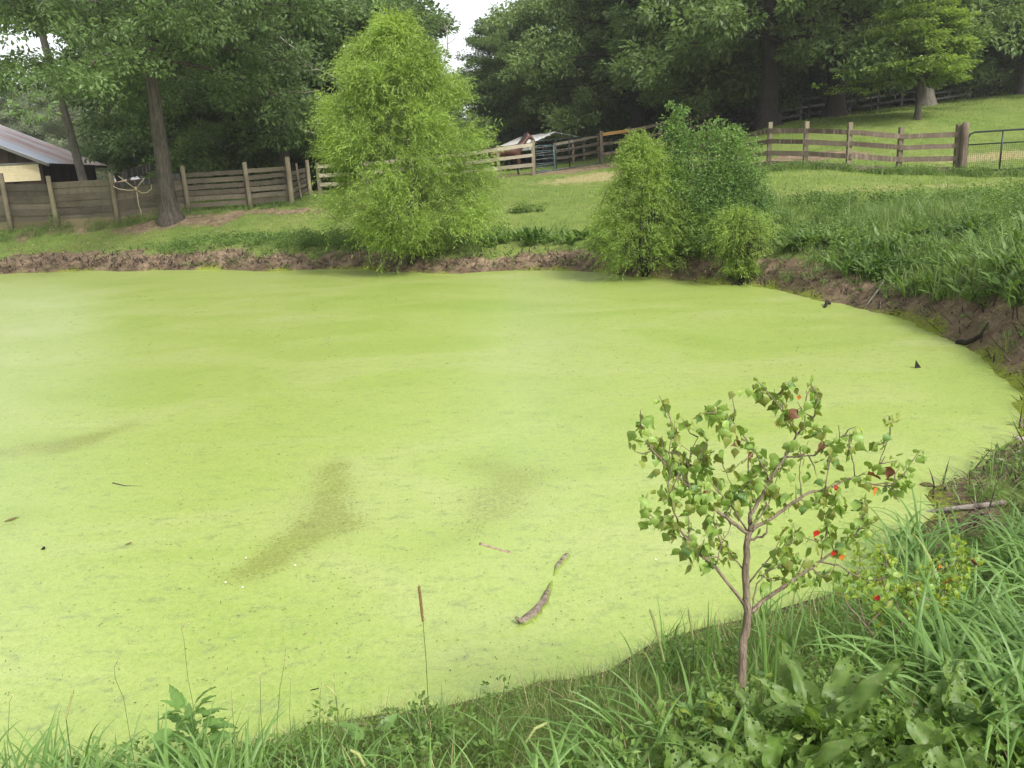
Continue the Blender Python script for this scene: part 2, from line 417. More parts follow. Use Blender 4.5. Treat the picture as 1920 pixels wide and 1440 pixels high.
cx += [np.array(q, float) for q in ((-22, 40, 1.4), (-34, 42, 1.3), (-46, 36, 1.3), (-10, 52, 2.2), (0, 62, 3.0), (12, 66, 5.0), (30, 82, 9.5), (60, 60, 9), (46, 20, 5), (22, 8, 2.0), (14, 3.5, 1.5),
        (8, 1.5, 1.2), (4, 0, 1.0), (0, 0, .9), (0.8, 1, .8), (-2, .3, .7), (-4, -1.5, .9), (0, -6, 1.0), (8, -8, 1.4), (-12, -7, .9), (-40, 15, 1.1), (-34, 28, 1.2), (-80, 80, 3),
        (0, 150, 7), (100, 150, 16), (200, 0, 8), (-200, 0, 3), (0, -200, 3), (-150, 250, 5), (200, 300, 16), (0, 400, 8), (-60, -80, 2), (120, -120, 5))]
for pxx in range(-150, 1501, 75):      # the low lip all along the far shore
    q = ray(pxx, 480); yy = np.arange(14, 34, .1); dd = shore_dist(q[0] / q[1] * yy, yy); far_ = yy[np.where(dd < 0)[0].max()] if (dd < 0).any() else 22
    for off, zz in ((.75, .40), (1.5, .56), (2.8, .70)):
        yv = far_ + off * 1.05; cx.append(np.array([q[0] / q[1] * yv, yv, zz]))
cx = np.array(cx)
_l = lip(shore_dist(cx[:, 0], cx[:, 1]))
cv = cx[:, 2] / np.maximum(_l, .3)
def _phi(r): return np.sqrt(r * r + 1.0)
_D = np.linalg.norm(cx[:, None, :2] - cx[None, :, :2], axis=2)
_A = np.zeros((len(cx) + 1,) * 2); _A[:-1, :-1] = _phi(_D) - 0.06 * np.eye(len(cx)); _A[-1, :-1] = 1; _A[:-1, -1] = 1
_w = np.linalg.solve(_A, np.append(cv, 0))
def plateau(x, y):
    r = np.sqrt((x[:, None] - cx[None, :, 0]) ** 2 + (y[:, None] - cx[None, :, 1]) ** 2)
    return _phi(r) @ _w[:-1] + _w[-1]
def terr(x, y, d=None):
    x = np.atleast_1d(np.asarray(x, float)).ravel(); y = np.atleast_1d(np.asarray(y, float)).ravel()
    if d is None: d = shore_dist(x, y)
    P = np.maximum(plateau(x, y), .15)
    z = np.where(d > 0, P, 1.0) * lip(d)
    bank = np.exp(-((d - .7) / .7) ** 2)
    near = np.clip(np.hypot(x, y) / 12, .25, 1)
    z = z + (fbm(x * .7, y * .7, 3, 1) - .5) * .12 * np.clip(d, 0, 1) + (fbm(x * 3.1, y * 3.1, 4, 2) - .5) * (.05 + .13 * bank) * near * np.clip(d * 4 + .2, 0, 1)
    return z
def tz(x, y): return float(terr([x], [y])[0])
def gat(px, py, dist, up=0.0):
    """the ground below the point seen at (px,py) at that distance"""
    p = P3(px, py, dist); return Vector((p[0], p[1], tz(p[0], p[1]) + up))
def ghit(px, py):
    """where the ray of this pixel meets the ground"""
    d = ray(px, py); ts = 1.2 * 1.012 ** np.arange(420); ts = ts / max(d[1], .2)
    p = CAM[None] + d[None] * ts[:, None]; h = p[:, 2] - terr(p[:, 0], p[:, 1])
    k = np.argmax(h < 0) if (h < 0).any() else len(h) - 1
    if k == 0: return Vector(p[0])
    a = h[k - 1] / (h[k - 1] - h[k] + 1e-9); q = p[k - 1] * (1 - a) + p[k] * a
    return Vector(q)

# the ground: rings of quads round the place one stands, finer towards the pond
def ring_grid(r0, r1, step, th):
    nr = int(math.log(r1 / r0) / math.log(1 + step)) + 1
    r = r0 * (r1 / r0) ** (np.arange(nr) / (nr - 1)); T, Rr = np.meshgrid(th, r)
    return T, Rr
th = np.concatenate([np.arange(-41, 41, .27), np.arange(41, 70, 1.5), np.arange(70, 290, 5), np.arange(290, 319, 1.5)])
T, Rr = ring_grid(.25, 900, .0165, np.radians(th))
X = np.sin(T) * Rr; Y = np.cos(T) * Rr
nr, nt_ = X.shape
xf, yf = X.ravel(), Y.ravel()
dsh = shore_dist(xf, yf)
zf = np.concatenate([terr(xf[i:i + 20000], yf[i:i + 20000], dsh[i:i + 20000]) for i in range(0, len(xf), 20000)])
gm = MB()
i = np.arange(nr - 1)[:, None] * nt_; j = np.arange(nt_)[None]; j2 = (j + 1) % nt_
f = np.stack([i + j, i + nt_ + j, i + nt_ + j2, i + j2], -1).reshape(-1, 4)
gm.add(np.stack([xf, yf, zf], 1), f)
cc = np.array([[0, 0, tz(0, 0)]]); gm.add(cc, np.zeros((0, 3)))
gm.f3.append(np.stack([np.full(nt_, gm.n - 1), (np.arange(nt_) + 1) % nt_, np.arange(nt_)], -1)[:, ::-1])

# where the soil lies bare, where the grass is dry, where duckweed lies on the mud
def blob(x, y, px, py, dist, rx, ry):
    c = P3(px, py, dist); return np.exp(-((x - c[0]) / rx) ** 2 - ((y - c[1]) / ry) ** 2)
def masks(x, y, d):
    n = fbm(x * 1.1, y * 1.1, 4, 9); n2 = fbm(x * .35, y * .35, 3, 12)
    far = np.clip((y - 5) / 6, 0, 1)
    wid = .12 + .66 * far + 0.9 * blob(x, y, 1900, 640, 8.4, 1.6, 2.2) + .45 * blob(x, y, 60, 500, 26, 9, 3) + .5 * blob(x, y, 1880, 960, 4.6, .7, .8)
    dirt = np.clip((wid - d) / (.5 * wid) + (n - .5) * 2.2, 0, 1) * (d > -.6)
    dirt = np.maximum(dirt, np.clip(blob(x, y, 340, 408, 29.5, 3.0, .9) * 1.5 + (n - .5) * 1.6 - .25, 0, 1))
    dirt = np.maximum(dirt, np.clip(blob(x, y, 560, 388, 30.3, 3.0, .8) * 1.4 + (n - .5) * 1.6 - .2, 0, 1))
    dirt = np.maximum(dirt, np.clip(blob(x, y, 1090, 318, 38.5, 3.8, 2.4) * 1.7 + (n - .5) * 1.6 - .2, 0, 1))
    dirt = np.maximum(dirt, np.clip(blob(x, y, 1520, 285, 30.5, 2.3, 1.6) * 1.6 + (n - .5) * 1.8 - .35, 0, 1))
    dirt = np.maximum(dirt, np.clip(blob(x, y, 100, 434, 30, 7, 1.0) + (n - .5) * 1.6 - .35, 0, 1))
    wood = np.clip((y - 49 - x * .0) / 6, 0, 1) * np.clip(1 - (x - 40) / 30, 0, 1)
    dirt = np.maximum(dirt, wood * .85)
    dry = np.clip(blob(x, y, 1640, 356, 21, 6, .8) * .45 + blob(x, y, 1150, 330, 34, 3, 1.4) + blob(x, y, 1850, 300, 27.5, 2.5, 1.2) + .55 * (n2 - .3), 0, 1)
    scum = np.clip((.10 + .12 * far + .45 * blob(x, y, 1900, 740, 7.2, .8, 1.4) + .3 * blob(x, y, 1800, 930, 4.9, .7, .6) + .3 * blob(x, y, 1250, 515, 19, 1.8, .7) - d) * 2.2 + (n - .5) * 1.5, 0, 1)
    return dirt, dry, scum
dm, dr, scm = masks(xf, yf, dsh)
ground_me = None
def ground_material():
    m, nt, out = newmat('ground')
    pos = N(nt, 'ShaderNodeNewGeometry').outputs['Position']
    L = nt.links
    n_f = noise(nt, 22, 5, .7, pos); n_m = noise(nt, 3.1, 5, .65, pos); n_b = noise(nt, .45, 4, .6, pos); n_g = noise(nt, 90, 3, .7, pos)
    grass = ramp(nt, n_m, [(.25, (.065, .105, .022)), (.5, (.115, .175, .034)), (.78, (.19, .25, .055))])
    grass = mixc(nt, math_(nt, 'MULTIPLY', mapr(nt, n_f, .35, .7), .5), grass, (.16, .215, .05))
    grass = mixc(nt, math_(nt, 'MULTIPLY', mapr(nt, n_b, .4, .62), .35), grass, (.24, .26, .08))
    dryc = ramp(nt, n_f, [(.3, (.24, .22, .09)), (.7, (.40, .33, .17))])
    dirtc = ramp(nt, n_m, [(.3, (.10, .07, .045)), (.5, (.225, .16, .105)), (.7, (.36, .27, .18))])
    dirtc = mixc(nt, math_(nt, 'MULTIPLY', mapr(nt, n_f, .5, .62), .6), dirtc, (.10, .07, .045))
    lf = N(nt, 'ShaderNodeTexVoronoi'); lf.inputs['Scale'].default_value = 9; L.new(pos, lf.inputs['Vector'])
    litter = math_(nt, 'MULTIPLY', mapr(nt, lf.outputs['Distance'], .22, .15), mapr(nt, n_b, .45, .55))
    dirtc = mixc(nt, math_(nt, 'MULTIPLY', litter, .7), dirtc, (.42, .36, .22))
    dirtc = mixc(nt, math_(nt, 'MULTIPLY', attr(nt, 'wet'), .55), dirtc, (.055, .04, .024))
    scumc = ramp(nt, n_g, [(.3, (.13, .16, .02)), (.6, (.27, .33, .04))])
    c = mixc(nt, mapr(nt, math_(nt, 'ADD', attr(nt, 'dry'), math_(nt, 'MULTIPLY', math_(nt, 'SUBTRACT', n_m, .5), 1.1)), .35, .75), grass, dryc)
    c = mixc(nt, mapr(nt, math_(nt, 'ADD', attr(nt, 'dirt'), math_(nt, 'MULTIPLY', math_(nt, 'SUBTRACT', n_f, .5), 1.3)), .38, .62), c, dirtc)
    c = mixc(nt, mapr(nt, math_(nt, 'ADD', attr(nt, 'scum'), math_(nt, 'MULTIPLY', math_(nt, 'SUBTRACT', n_f, .5), 2.2)), .45, .7), c, scumc)
    h = math_(nt, 'ADD', math_(nt, 'MULTIPLY', n_f, .7), math_(nt, 'MULTIPLY', n_g, .3))
    princ(nt, out, c, .92, .15, bump(nt, math_(nt, 'ADD', h, math_(nt, 'MULTIPLY', math_(nt, 'MULTIPLY', n_m, attr(nt, 'dirt')), 2.2)), .9, .055)); return m
ground_me = gm.mesh('ground', ground_material(), True)
for nm, arr in (('dirt', dm), ('dry', dr), ('scum', scm), ('wet', np.exp(-np.maximum(dsh, 0) / .22))):
    a = ground_me.attributes.new(nm, 'FLOAT', 'POINT'); a.data.foreach_set('value', np.append(arr, 0).astype(np.float32))
ground = link('ground', ground_me, kind='structure')

# the pond: a sheet at z=0 wholly covered in duckweed, reaching a little under the banks
pm = MB()
th2 = np.radians(np.arange(-100, 60.1, .5)); T2, R2 = ring_grid(.9, 40, .02, th2)
PX, PY = (np.sin(T2) * R2).ravel(), (np.cos(T2) * R2).ravel()
pd_ = shore_dist(PX, PY)
nr2, nt2 = T2.shape
i = np.arange(nr2 - 1)[:, None] * nt2; j = np.arange(nt2 - 1)[None]
f = np.stack([i + j, i + nt2 + j, i + nt2 + j + 1, i + j + 1], -1).reshape(-1, 4)
keep = (pd_[f].min(1) < .5)
pm.add(np.stack([PX, PY, np.full(len(PX), .004) + (fbm(PX * 2, PY * 2, 2, 4) - .5) * .004], 1), f[keep])
def streak(x, y, a, b, w):
    """a drifted thickening of weed from a to b (photo pixels on the water), width w metres"""
    A, B = onz(*a)[:2], onz(*b)[:2]; dx, dy = B - A; L2 = dx * dx + dy * dy
    t = np.clip(((x - A[0]) * dx + (y - A[1]) * dy) / L2, 0, 1); q = (x - A[0] - t * dx) ** 2 + (y - A[1] - t * dy) ** 2
    return np.exp(-q / (w * w))
wx = (fbm(PX * 1.6, PY * 1.6, 3, 61) - .5) * .34; wy = (fbm(PX * 1.6, PY * 1.6, 3, 62) - .5) * .34; PX0, PY0 = PX, PY; PX, PY = PX + wx, PY + wy
thick = (.9 * streak(PX, PY, (630, 880), (620, 990), .22) + .9 * streak(PX, PY, (600, 1000), (500, 1060), .2) + .5 * streak(PX, PY, (500, 1060), (420, 1090), .12)
         + .75 * streak(PX, PY, (920, 870), (980, 890), .25) + .8 * streak(PX, PY, (940, 930), (930, 960), .3) + .45 * streak(PX, PY, (880, 1000), (800, 1030), .15)
         + .8 * streak(PX, PY, (0, 850), (130, 835), .28) + .75 * streak(PX, PY, (130, 835), (240, 800), .18) + .5 * streak(PX, PY, (20, 985), (60, 965), .2)
         + .3 * streak(PX, PY, (880, 780), (930, 785), .25) + .3 * streak(PX, PY, (1080, 655), (1140, 650), .3) + .4 * streak(PX, PY, (0, 620), (60, 610), .5)
         + .35 * streak(PX, PY, (100, 745), (140, 745), .2))
def pond_material():
    m, nt, out = newmat('duckweed'); L = nt.links
    pos = N(nt, 'ShaderNodeNewGeometry').outputs['Position']
    mp = N(nt, 'ShaderNodeMapping'); mp.inputs['Rotation'].default_value = (0, 0, .35); mp.inputs['Scale'].default_value = (1, 1.9, 1); L.new(pos, mp.inputs[0])
    fine = noise(nt, 150, 4, .75, pos); fine2 = noise(nt, 45, 4, .7, pos); mid = noise(nt, 6, 6, .7, mp.outputs[0], .5); big = noise(nt, .35, 5, .6, mp.outputs[0], .8)
    vor = N(nt, 'ShaderNodeTexVoronoi'); vor.inputs['Scale'].default_value = 210; L.new(pos, vor.inputs['Vector'])
    base = ramp(nt, big, [(.3, (.24, .33, .055)), (.5, (.32, .395, .098)), (.7, (.40, .435, .185))])
    base = mixc(nt, math_(nt, 'MULTIPLY', mapr(nt, mid, .3, .75), .5), base, (.325, .395, .125))
    base = mixc(nt, math_(nt, 'MULTIPLY', mapr(nt, fine, .40, .68), .45), base, (.235, .34, .04))
    base = mixc(nt, math_(nt, 'MULTIPLY', mapr(nt, vor.outputs['Distance'], .55, .9), .35), base, (.15, .22, .03))
    f3 = noise(nt, 22, 5, .75, pos)
    base = mixc(nt, math_(nt, 'MULTIPLY', mapr(nt, f3, .50, .66), .3), base, (.47, .53, .17))
    base = mixc(nt, math_(nt, 'MULTIPLY', mapr(nt, f3, .50, .36), .34), base, (.19, .27, .045))
    base = mixc(nt, math_(nt, 'MULTIPLY', mapr(nt, fine2, .56, .68), .45), base, (.50, .57, .17))
    base = mixc(nt, math_(nt, 'MULTIPLY', mapr(nt, fine2, .44, .33), .5), base, (.15, .21, .04))
    # open specks where the mat is thin: dark water and dead weed
    gapm = math_(nt, 'ADD', math_(nt, 'MULTIPLY', mid, .62), math_(nt, 'MULTIPLY', fine2, .50))
    gap = mapr(nt, gapm, .60, .66)
    base = mixc(nt, math_(nt, 'MULTIPLY', gap, .42), base, (.10, .135, .065))
    th_ = mapr(nt, math_(nt, 'ADD', attr(nt, 'thick'), math_(nt, 'MULTIPLY', math_(nt, 'SUBTRACT', math_(nt, 'ADD', math_(nt, 'MULTIPLY', f3, .45), math_(nt, 'MULTIPLY', fine2, .55)), .5), 6.5)), .42, .95)
    base = mixc(nt, math_(nt, 'MULTIPLY', th_, .74), base, (.175, .195, .032))
    gr = mapr(nt, fine, .3, .7, .22, .42)
    h = math_(nt, 'ADD', math_(nt, 'MULTIPLY', fine, .6), math_(nt, 'MULTIPLY', vor.outputs['Distance'], -.4))
    b = princ(nt, out, base, gr, .9, bump(nt, h, .3, .004))
    return m
pme = pm.mesh('pond_water', pond_material(), True)
a = pme.attributes.new('thick', 'FLOAT', 'POINT'); a.data.foreach_set('value', np.clip(thick, 0, 1).astype(np.float32))
pond = link('pond_water', pme, kind='structure')
# ------------------------------------------------------------------ trees
def rs(seed): return np.random.RandomState(seed)
def unit(rng, n, zb=0.0):
    v = rng.normal(size=(n, 3)); v[:, 2] += zb; return v / np.linalg.norm(v, axis=1, keepdims=True)

def broad_tree(seed, H, Rmax, base, nb, ncl, per, leaf, trunk_r, lean=(0, 0), droop=.35, flat=.5, cl_r=.5, shape=1.0, az0=None, first=None, leaf_w=.5, down=.25):
    """trunk with limbs, and a crown of leaf clusters strung along drooping boughs; returns trunk MB, crown MB"""
    rng = rs(seed); tk = MB(); cr = MB()
    nz = 12; zz = np.linspace(-.4, H * .93, nz)
    wob = np.cumsum(rng.normal(size=(nz, 2)) * .05 * H / 12, axis=0)
    axis = lambda h: np.array([lean[0] * h + np.interp(h, zz, wob[:, 0]), lean[1] * h + np.interp(h, zz, wob[:, 1]), h])
    rr = trunk_r * (1 - .88 * np.clip(zz / H, 0, 1)) + trunk_r * .7 * np.exp(-np.clip(zz + .1, 0, 9) / .35)
    rr[0] = rr[1] * 1.1
    zz2 = np.concatenate([[-.4, 0, .15, .35, .7, 1.2], np.linspace(2, H * .93, 12)])
    rr2 = trunk_r * (1 - .88 * np.clip(zz2 / H, 0, 1)) * (1 + .75 * np.exp(-np.clip(zz2 + .05, 0, 9) / .32))
    tk.tube([axis(h) for h in zz2], rr2, 12, wob=.07, rng=rng)
    P = []; D = []; Tn = []; S = []
    for b in range(nb):
        u = (b + rng.rand()) / nb
        h = base + (H * .97 - base) * u ** .95
        a = b * 2.399 + rng.normal() * .4
        prof = (math.sin(math.pi * min(1, (.16 + .84 * u) ** .8)) ** .6) * shape + (1 - shape) * (1 - u) + .12
        L = Rmax * prof * rng.uniform(.75, 1.1)
        h0 = max(base * .93, h - L * .2)
        s = axis(h0); e = np.array([math.cos(a), math.sin(a), 0.0])
        rise = rng.uniform(.15, .45) * (0.4 + u); dr_ = droop * rng.uniform(.5, 1.3) * (1.2 - u)
        q = lambda t: s + e * L * t + np.array([0, 0, L * (rise * t * 1.3 - dr_ * t * t * 1.2)]) + np.array([-e[1], e[0], 0]) * L * .12 * math.sin(3 * t + b)
        pts = [q(t) for t in np.linspace(0, 1, 7)]
        r0 = trunk_r * (.27 - .16 * u)
        tk.tube(pts, r0 * (1 - .9 * np.linspace(0, 1, 7)), 6)
        n = max(3, int(ncl / nb * (L / Rmax) * 1.5))
        for k in range(n):
            t = rng.uniform(.25, 1.03) ** .8
            c = q(t); w = L * .34 * (1.15 - t * .6)
            off = rng.normal(size=3) * np.array([w, w, w * flat * .6]) * .62
            c2 = c + off
            if rng.rand() < .3: tk.tube([c, (c + c2) / 2 + rng.normal(size=3) * .05, c2], [r0 * .22, r0 * .15, r0 * .06], 4, cap=False)
            m = int(per * rng.uniform(.6, 1.4)); rc = cl_r * rng.uniform(.6, 1.25)
            v = unit(rng, m); rad = rng.rand(m, 1) ** .45 * rc
            pp = c2 + v * rad * np.array([1, 1, .6])
            P.append(pp); D.append(v * .8 + e * .45 + np.array([0, 0, -down]) + rng.normal(size=(m, 3)) * .45)
            Tn.append(np.clip(rng.normal(.42 + rng.normal() * .13, .2, m) + .12 * v[:, 2], 0, 1)); S.append(rng.uniform(.65, 1.25, m))
    P = np.concatenate(P); D = np.concatenate(D); Tn = np.concatenate(Tn); S = np.concatenate(S)
    nrm = unit(rng, len(P), 1.1)
    cr.leaves(P, D, nrm, leaf * S, leaf * leaf_w * S, Tn)
    return tk, cr

def willow(seed, prof, ntw, per, L, W, stems, stem_h, wisp=1.0, lobes=()):
    """prof: list of (z, radius) of the outline; twigs start inside and arch outwards, leaves hang along them"""
    rng = rs(seed); tk = MB(); cr = MB(); zt = [p[0] for p in prof]; rt = [p[1] for p in prof]; H = zt[-1]
    for s in range(stems):
        a = s * 2.4 + rng.rand(); sp = rng.uniform(.1, .5); hh = stem_h * rng.uniform(.6, 1)
        pts = [np.array([math.cos(a) * .06, math.sin(a) * .06, -.25])]
        for t in np.linspace(.12, 1, 7):
            r = np.interp(hh * t, zt, rt) * sp * t ** .7
            pts.append(np.array([math.cos(a + t * .3) * r, math.sin(a + t * .3) * r, hh * t]) + rng.normal(size=3) * .02 * H / 3)
        tk.tube(pts, np.linspace(.011 * H, .001 * H, 8), 7)
    # lobes: own centres so that the outline is uneven
    nl = 54; lz = rng.uniform(.06, .98, nl) * H; la = rng.rand(nl) * 2 * math.pi
    lr = np.interp(lz, zt, rt) * rng.uniform(.45, .93, nl); lc = np.stack([np.cos(la) * lr, np.sin(la) * lr, lz], 1)
    lrad = np.interp(lz, zt, rt) * rng.uniform(.2, .5, nl) + .05
    for (lx, ly, lz_, lr_) in lobes: lc = np.vstack([lc, [lx, ly, lz_]]); lrad = np.append(lrad, lr_); la = np.append(la, math.atan2(ly, lx))
    ltint = rng.normal(0, .13, len(lc))
    k = rng.randint(0, len(lc), ntw); c = lc[k]; v = unit(rng, ntw, .15)
    st = c + v * lrad[k][:, None] * rng.rand(ntw, 1) ** .5
    # some fill the core
    core = rng.rand(ntw) < .2; z = rng.uniform(.05, .95, ntw) * H; a = rng.rand(ntw) * 2 * math.pi; r = np.interp(z, zt, rt) * np.sqrt(rng.rand(ntw)) * .8
    st[core] = np.stack([np.cos(a) * r, np.sin(a) * r, z], 1)[core]
    out = st - np.array([0, 0, 0]); out[:, 2] = 0; on = np.linalg.norm(out, axis=1, keepdims=True) + .15; out /= on
    d0 = out * rng.uniform(.3, 1.0, (ntw, 1)) + np.stack([np.zeros(ntw), np.zeros(ntw), rng.uniform(.1, 1.1, ntw)], 1) + rng.normal(size=(ntw, 3)) * .3
    d0 /= np.linalg.norm(d0, axis=1, keepdims=True)
    TL = rng.uniform(.28, .75, ntw) * wisp * np.where(rng.rand(ntw) < .12, 1.5, 1)
    ts = np.linspace(.05, 1, per)
    g = np.array([0, 0, -1.0])
    pos = st[:, None] + d0[:, None] * (TL[:, None] * ts[None])[..., None] + g * (TL[:, None] * rng.uniform(.15, .8, ntw)[:, None] * ts[None] ** 2.2)[..., None]
    tang = d0[:, None] + g * (.9 * ts[None] ** 1.2)[..., None] + np.zeros((ntw, per, 1)); tang /= np.linalg.norm(tang, axis=2, keepdims=True)
    sd_ = np.cross(tang, unit(rng, ntw)[:, None]); sd_ /= np.linalg.norm(sd_, axis=2, keepdims=True) + 1e-6
    sgn = np.where(np.arange(per) % 2 == 0, 1, -1)[None, :, None]
    D = tang * .8 + sd_ * sgn * .65 + g * .25 + rng.normal(size=(ntw, per, 3)) * .22
    tint = .38 + ltint[k][:, None] + .28 * ts[None] + .16 * (st[:, 2] / H)[:, None] + rng.normal(size=(ntw, per)) * .12
    n = ntw * per
    cr.leaves(pos.reshape(-1, 3), D.reshape(-1, 3), unit(rng, n, .6), L * rng.uniform(.6, 1.2, n), W, np.clip(tint.ravel(), 0, .97), .15)
    # a few of the twigs are seen as such
    for q in range(0, ntw, max(1, ntw // 260)):
        tk.tube([st[q] - d0[q] * .35, st[q], pos[q, per // 2], pos[q, -1]], [.008, .006, .004, .002], 3, cap=False)
    return tk, cr

def put_tree(name, label, cat, loc, tk, cr, barkm, leafm, rz=0.0, scale=1.0, group=None, leafname='crown'):
    t = thing(name, label, cat, loc, rz, group)
    if not isinstance(tk, bpy.types.Mesh): tk = tk.mesh('trunk', barkm, True); cr = cr.mesh('crown', leafm)
    link('trunk', tk, t); link(leafname, cr, t); t.scale = (scale,) * 3
    return t

# --- the oak by the board fence, its foliage hanging into the top of the view
tk, cr = broad_tree(11, 13.5, 6.6, 5.7, 26, 640, 100, .17, .30, lean=(.03, 0), droop=.30, cl_r=.6)
oak = put_tree('oak_tree', 'large oak with a broad brown trunk in front of the board fence', 'tree', gat(318, 409, 29.5), tk, cr, M['bark'], M['oak_leaf'])
# --- shared shapes for the wood
tkA, crA = broad_tree(21, 15, 5.4, 3.2, 34, 430, 85, .25, .34, droop=.25, cl_r=.7)
tkB, crB = broad_tree(22, 17, 4.8, 3.4, 34, 420, 85, .25, .27, droop=.25, cl_r=.75, shape=.7)
tkC, crC = broad_tree(23, 13, 6.0, 3.4, 28, 430, 90, .24, .40, droop=.35, cl_r=.66)
shapes = {k: (a.mesh('trunk', M['bark_dark'], True), b.mesh('crown', M['dark_leaf'])) for k, a, b in (('A', tkA, crA), ('B', tkB, crB), ('C', tkC, crC))}
def wood_tree(k, loc, rz, scale, label, group=None, leaf='dark_leaf', barkm='bark_dark', name='forest_tree', sz=1.0):
    t = thing(name, label, 'tree', loc, rz, group); t.scale = (scale, scale, scale * sz)
    for nm, me, mt in (('trunk', shapes[k][0], M[barkm]), ('crown', shapes[k][1], M[leaf])):
        o = link(nm, me, t); o.material_slots[0].link = 'OBJECT'; o.material_slots[0].material = mt
    return t
# trees that the photo tells apart
wood_tree('C', gat(1440, 240, 40), .6, 1.15, 'thick dark trunk flaring at its foot, just behind the middle of the weathered rail fence', leaf='dark_leaf')
wood_tree('C', gat(1566, 221, 42), 2.4, 1.12, 'broad dark forest tree between the flared trunk and the small bright green dogwood', leaf='dark_leaf')
wood_tree('A', gat(1738, 205, 45), 4.0, 1.0, 'tree with a pale grey trunk right behind the small dogwood', leaf='mid_leaf', barkm='bark_grey')
wood_tree('B', gat(1912, 178, 47), 1.0, 1.1, 'tree at the right end of the dark paddock fence on the hill', leaf='dark_leaf', barkm='bark')
wood_tree('C', gat(1098, 258, 57), 3.3, 1.12, 'tall spreading tree rising behind the white metal shelter', leaf='dark_leaf')
wood_tree('C', gat(1195, 248, 49), 5.1, 1.05, 'dark tree between the metal shelter and the leafy bank bush', leaf='dark_leaf')
wood_tree('A', gat(1290, 236, 49), 5.6, .95, 'dark tree with a narrow trunk left of the flared trunk, behind the leafy bush', leaf='mid_leaf')
wood_tree('B', gat(535, 330, 38), .4, .85, 'tree standing behind the corner where the board fence meets the open rails', leaf='oak_leaf', barkm='bark')
wood_tree('A', gat(450, 330, 43), 2.0, .95, 'dense dark tree behind the slatted part of the board fence', leaf='dark_leaf')
wood_tree('C', gat(640, 330, 42), 1.2, .98, 'big tree rising behind the upper left of the tall willow', leaf='oak_leaf')
wood_tree('B', gat(292, 330, 50), 3.9, .7, 'leafy tree behind the board fence between the barn and the oak', leaf='mid_leaf')
# the leaning pine before the barn
rng = rs(31); tkm = MB(); crm = MB()
_pts = [(0.02, 0, -.3)] + [(-.105 * h - .0015 * h * h, .02 * h, h) for h in np.linspace(0, 15, 9)]
tkm.tube(_pts, np.linspace(.20, .07, 10), 10, wob=.06, rng=rng)
Pp, Dp, Tp = [], [], []
for b in range(26):
    h = rng.uniform(7.2, 15); a = rng.rand() * 6.28; L = rng.uniform(1.2, 3.4) * (1.2 - h / 22)
    s = np.array([-.105 * h - .0015 * h * h, .02 * h, h]); e = np.array([math.cos(a), math.sin(a), 0])
    pts = [s + e * L * t + np.array([0, 0, .3 * L * t - .25 * L * t * t]) + rng.normal(size=3) * .06 for t in np.linspace(0, 1, 6)]
    tkm.tube(pts, np.linspace(.05, .01, 6), 5)
    for k in range(11):
        c = np.array(pts[rng.randint(2, 6)]) + rng.normal(size=3) * np.array([.45, .45, .2]); m = 60
        v = unit(rng, m); Pp.append(c + v * rng.rand(m, 1) ** .5 * .42); Dp.append(v + e * .4 - np.array([0, 0, .3])); Tp.append(np.clip(rng.normal(.45, .2, m), 0, 1))
Pp = np.concatenate(Pp); crm.leaves(Pp, np.concatenate(Dp), unit(rng, len(Pp), 1), .16, .08, np.concatenate(Tp))
put_tree('leaning_tree', 'slender grey trunk leaning left in front of the barn eave', 'tree', gat(163, 345, 34), tkm, crm, M['bark_grey'], M['oak_leaf'])
# trees of the wood that nothing tells apart
rng = rs(77)
G = 'trees of the wood behind the paddocks'
spots = []
for x0, y0, n, dx, k in ((-46, 60, 5, 6.2, .9), (2, 62, 9, 5.6, 1.0), (8, 73, 9, 6.5, 1.05), (-14, 56, 4, 5.0, .95)):
    for i in range(n): spots.append((x0 + dx * i + rng.normal() * 1.0, y0 + (1.1 if x0 > 0 else 0) * -i * .0 + rng.normal() * 1.6, k))
for p in (gat(930, 262, 57), gat(1010, 258, 55), gat(1360, 225, 54), gat(1500, 208, 55), gat(1640, 196, 56), gat(1800, 180, 58), gat(1880, 172, 56), gat(2000, 170, 52), gat(1240, 235, 58),
          gat(760, 300, 48), gat(700, 300, 52), gat(540, 310, 50), gat(380, 310, 52), gat(330, 310, 46), gat(1150, 240, 60), gat(2080, 190, 44)):
    spots.append((p.x, p.y, 1.0))
def pxof(x, y): return 960 + 1560 * x / y
for i, (x, y, k) in enumerate(spots):
    s = k * rng.uniform(.85, 1.1); q = pxof(x, y)
    if 730 < q < 1060: s = .58 * y / 58
    if -200 < q < 345: continue
    wood_tree('ABC'[rng.randint(3)], (x, y, tz(x, y) - .1), rng.rand() * 6.28, s, 'deep green broadleaf tree of the wood closing off the paddocks, one among many alike', G, leaf=['dark_leaf', 'dark_leaf', 'mid_leaf', 'oak_leaf'][rng.randint(4)])
# trees far behind the barn, the pallor of haze put into their leaf colour
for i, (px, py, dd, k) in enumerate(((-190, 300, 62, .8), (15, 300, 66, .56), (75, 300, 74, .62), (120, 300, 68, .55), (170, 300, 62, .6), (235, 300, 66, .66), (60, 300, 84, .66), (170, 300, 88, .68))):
    p = gat(px, py, dd); wood_tree('AB'[i % 2], p, i * 1.3, k * (1.0), 'pale hazy tree far behind the rusty barn roof', 'pale trees beyond the barn', leaf='haze_pale_leaf', barkm='bark_grey')
for i, (x, y, k) in enumerate(((-62, 52, .9), (-56, 60, 1.0), (-66, 40, .95), (-72, 28, 1.0), (-50, 68, .9), (-70, 62, 1.0), (62, 44, 1.0), (66, 32, .95), (58, 54, 1.0))):
    wood_tree('ABC'[i % 3], (x, y, tz(x, y) - .1), i * 1.7, k, 'broadleaf tree standing beyond the sides of the view past the barn and the hill', 'trees beyond the sides of the view', leaf='mid_leaf')
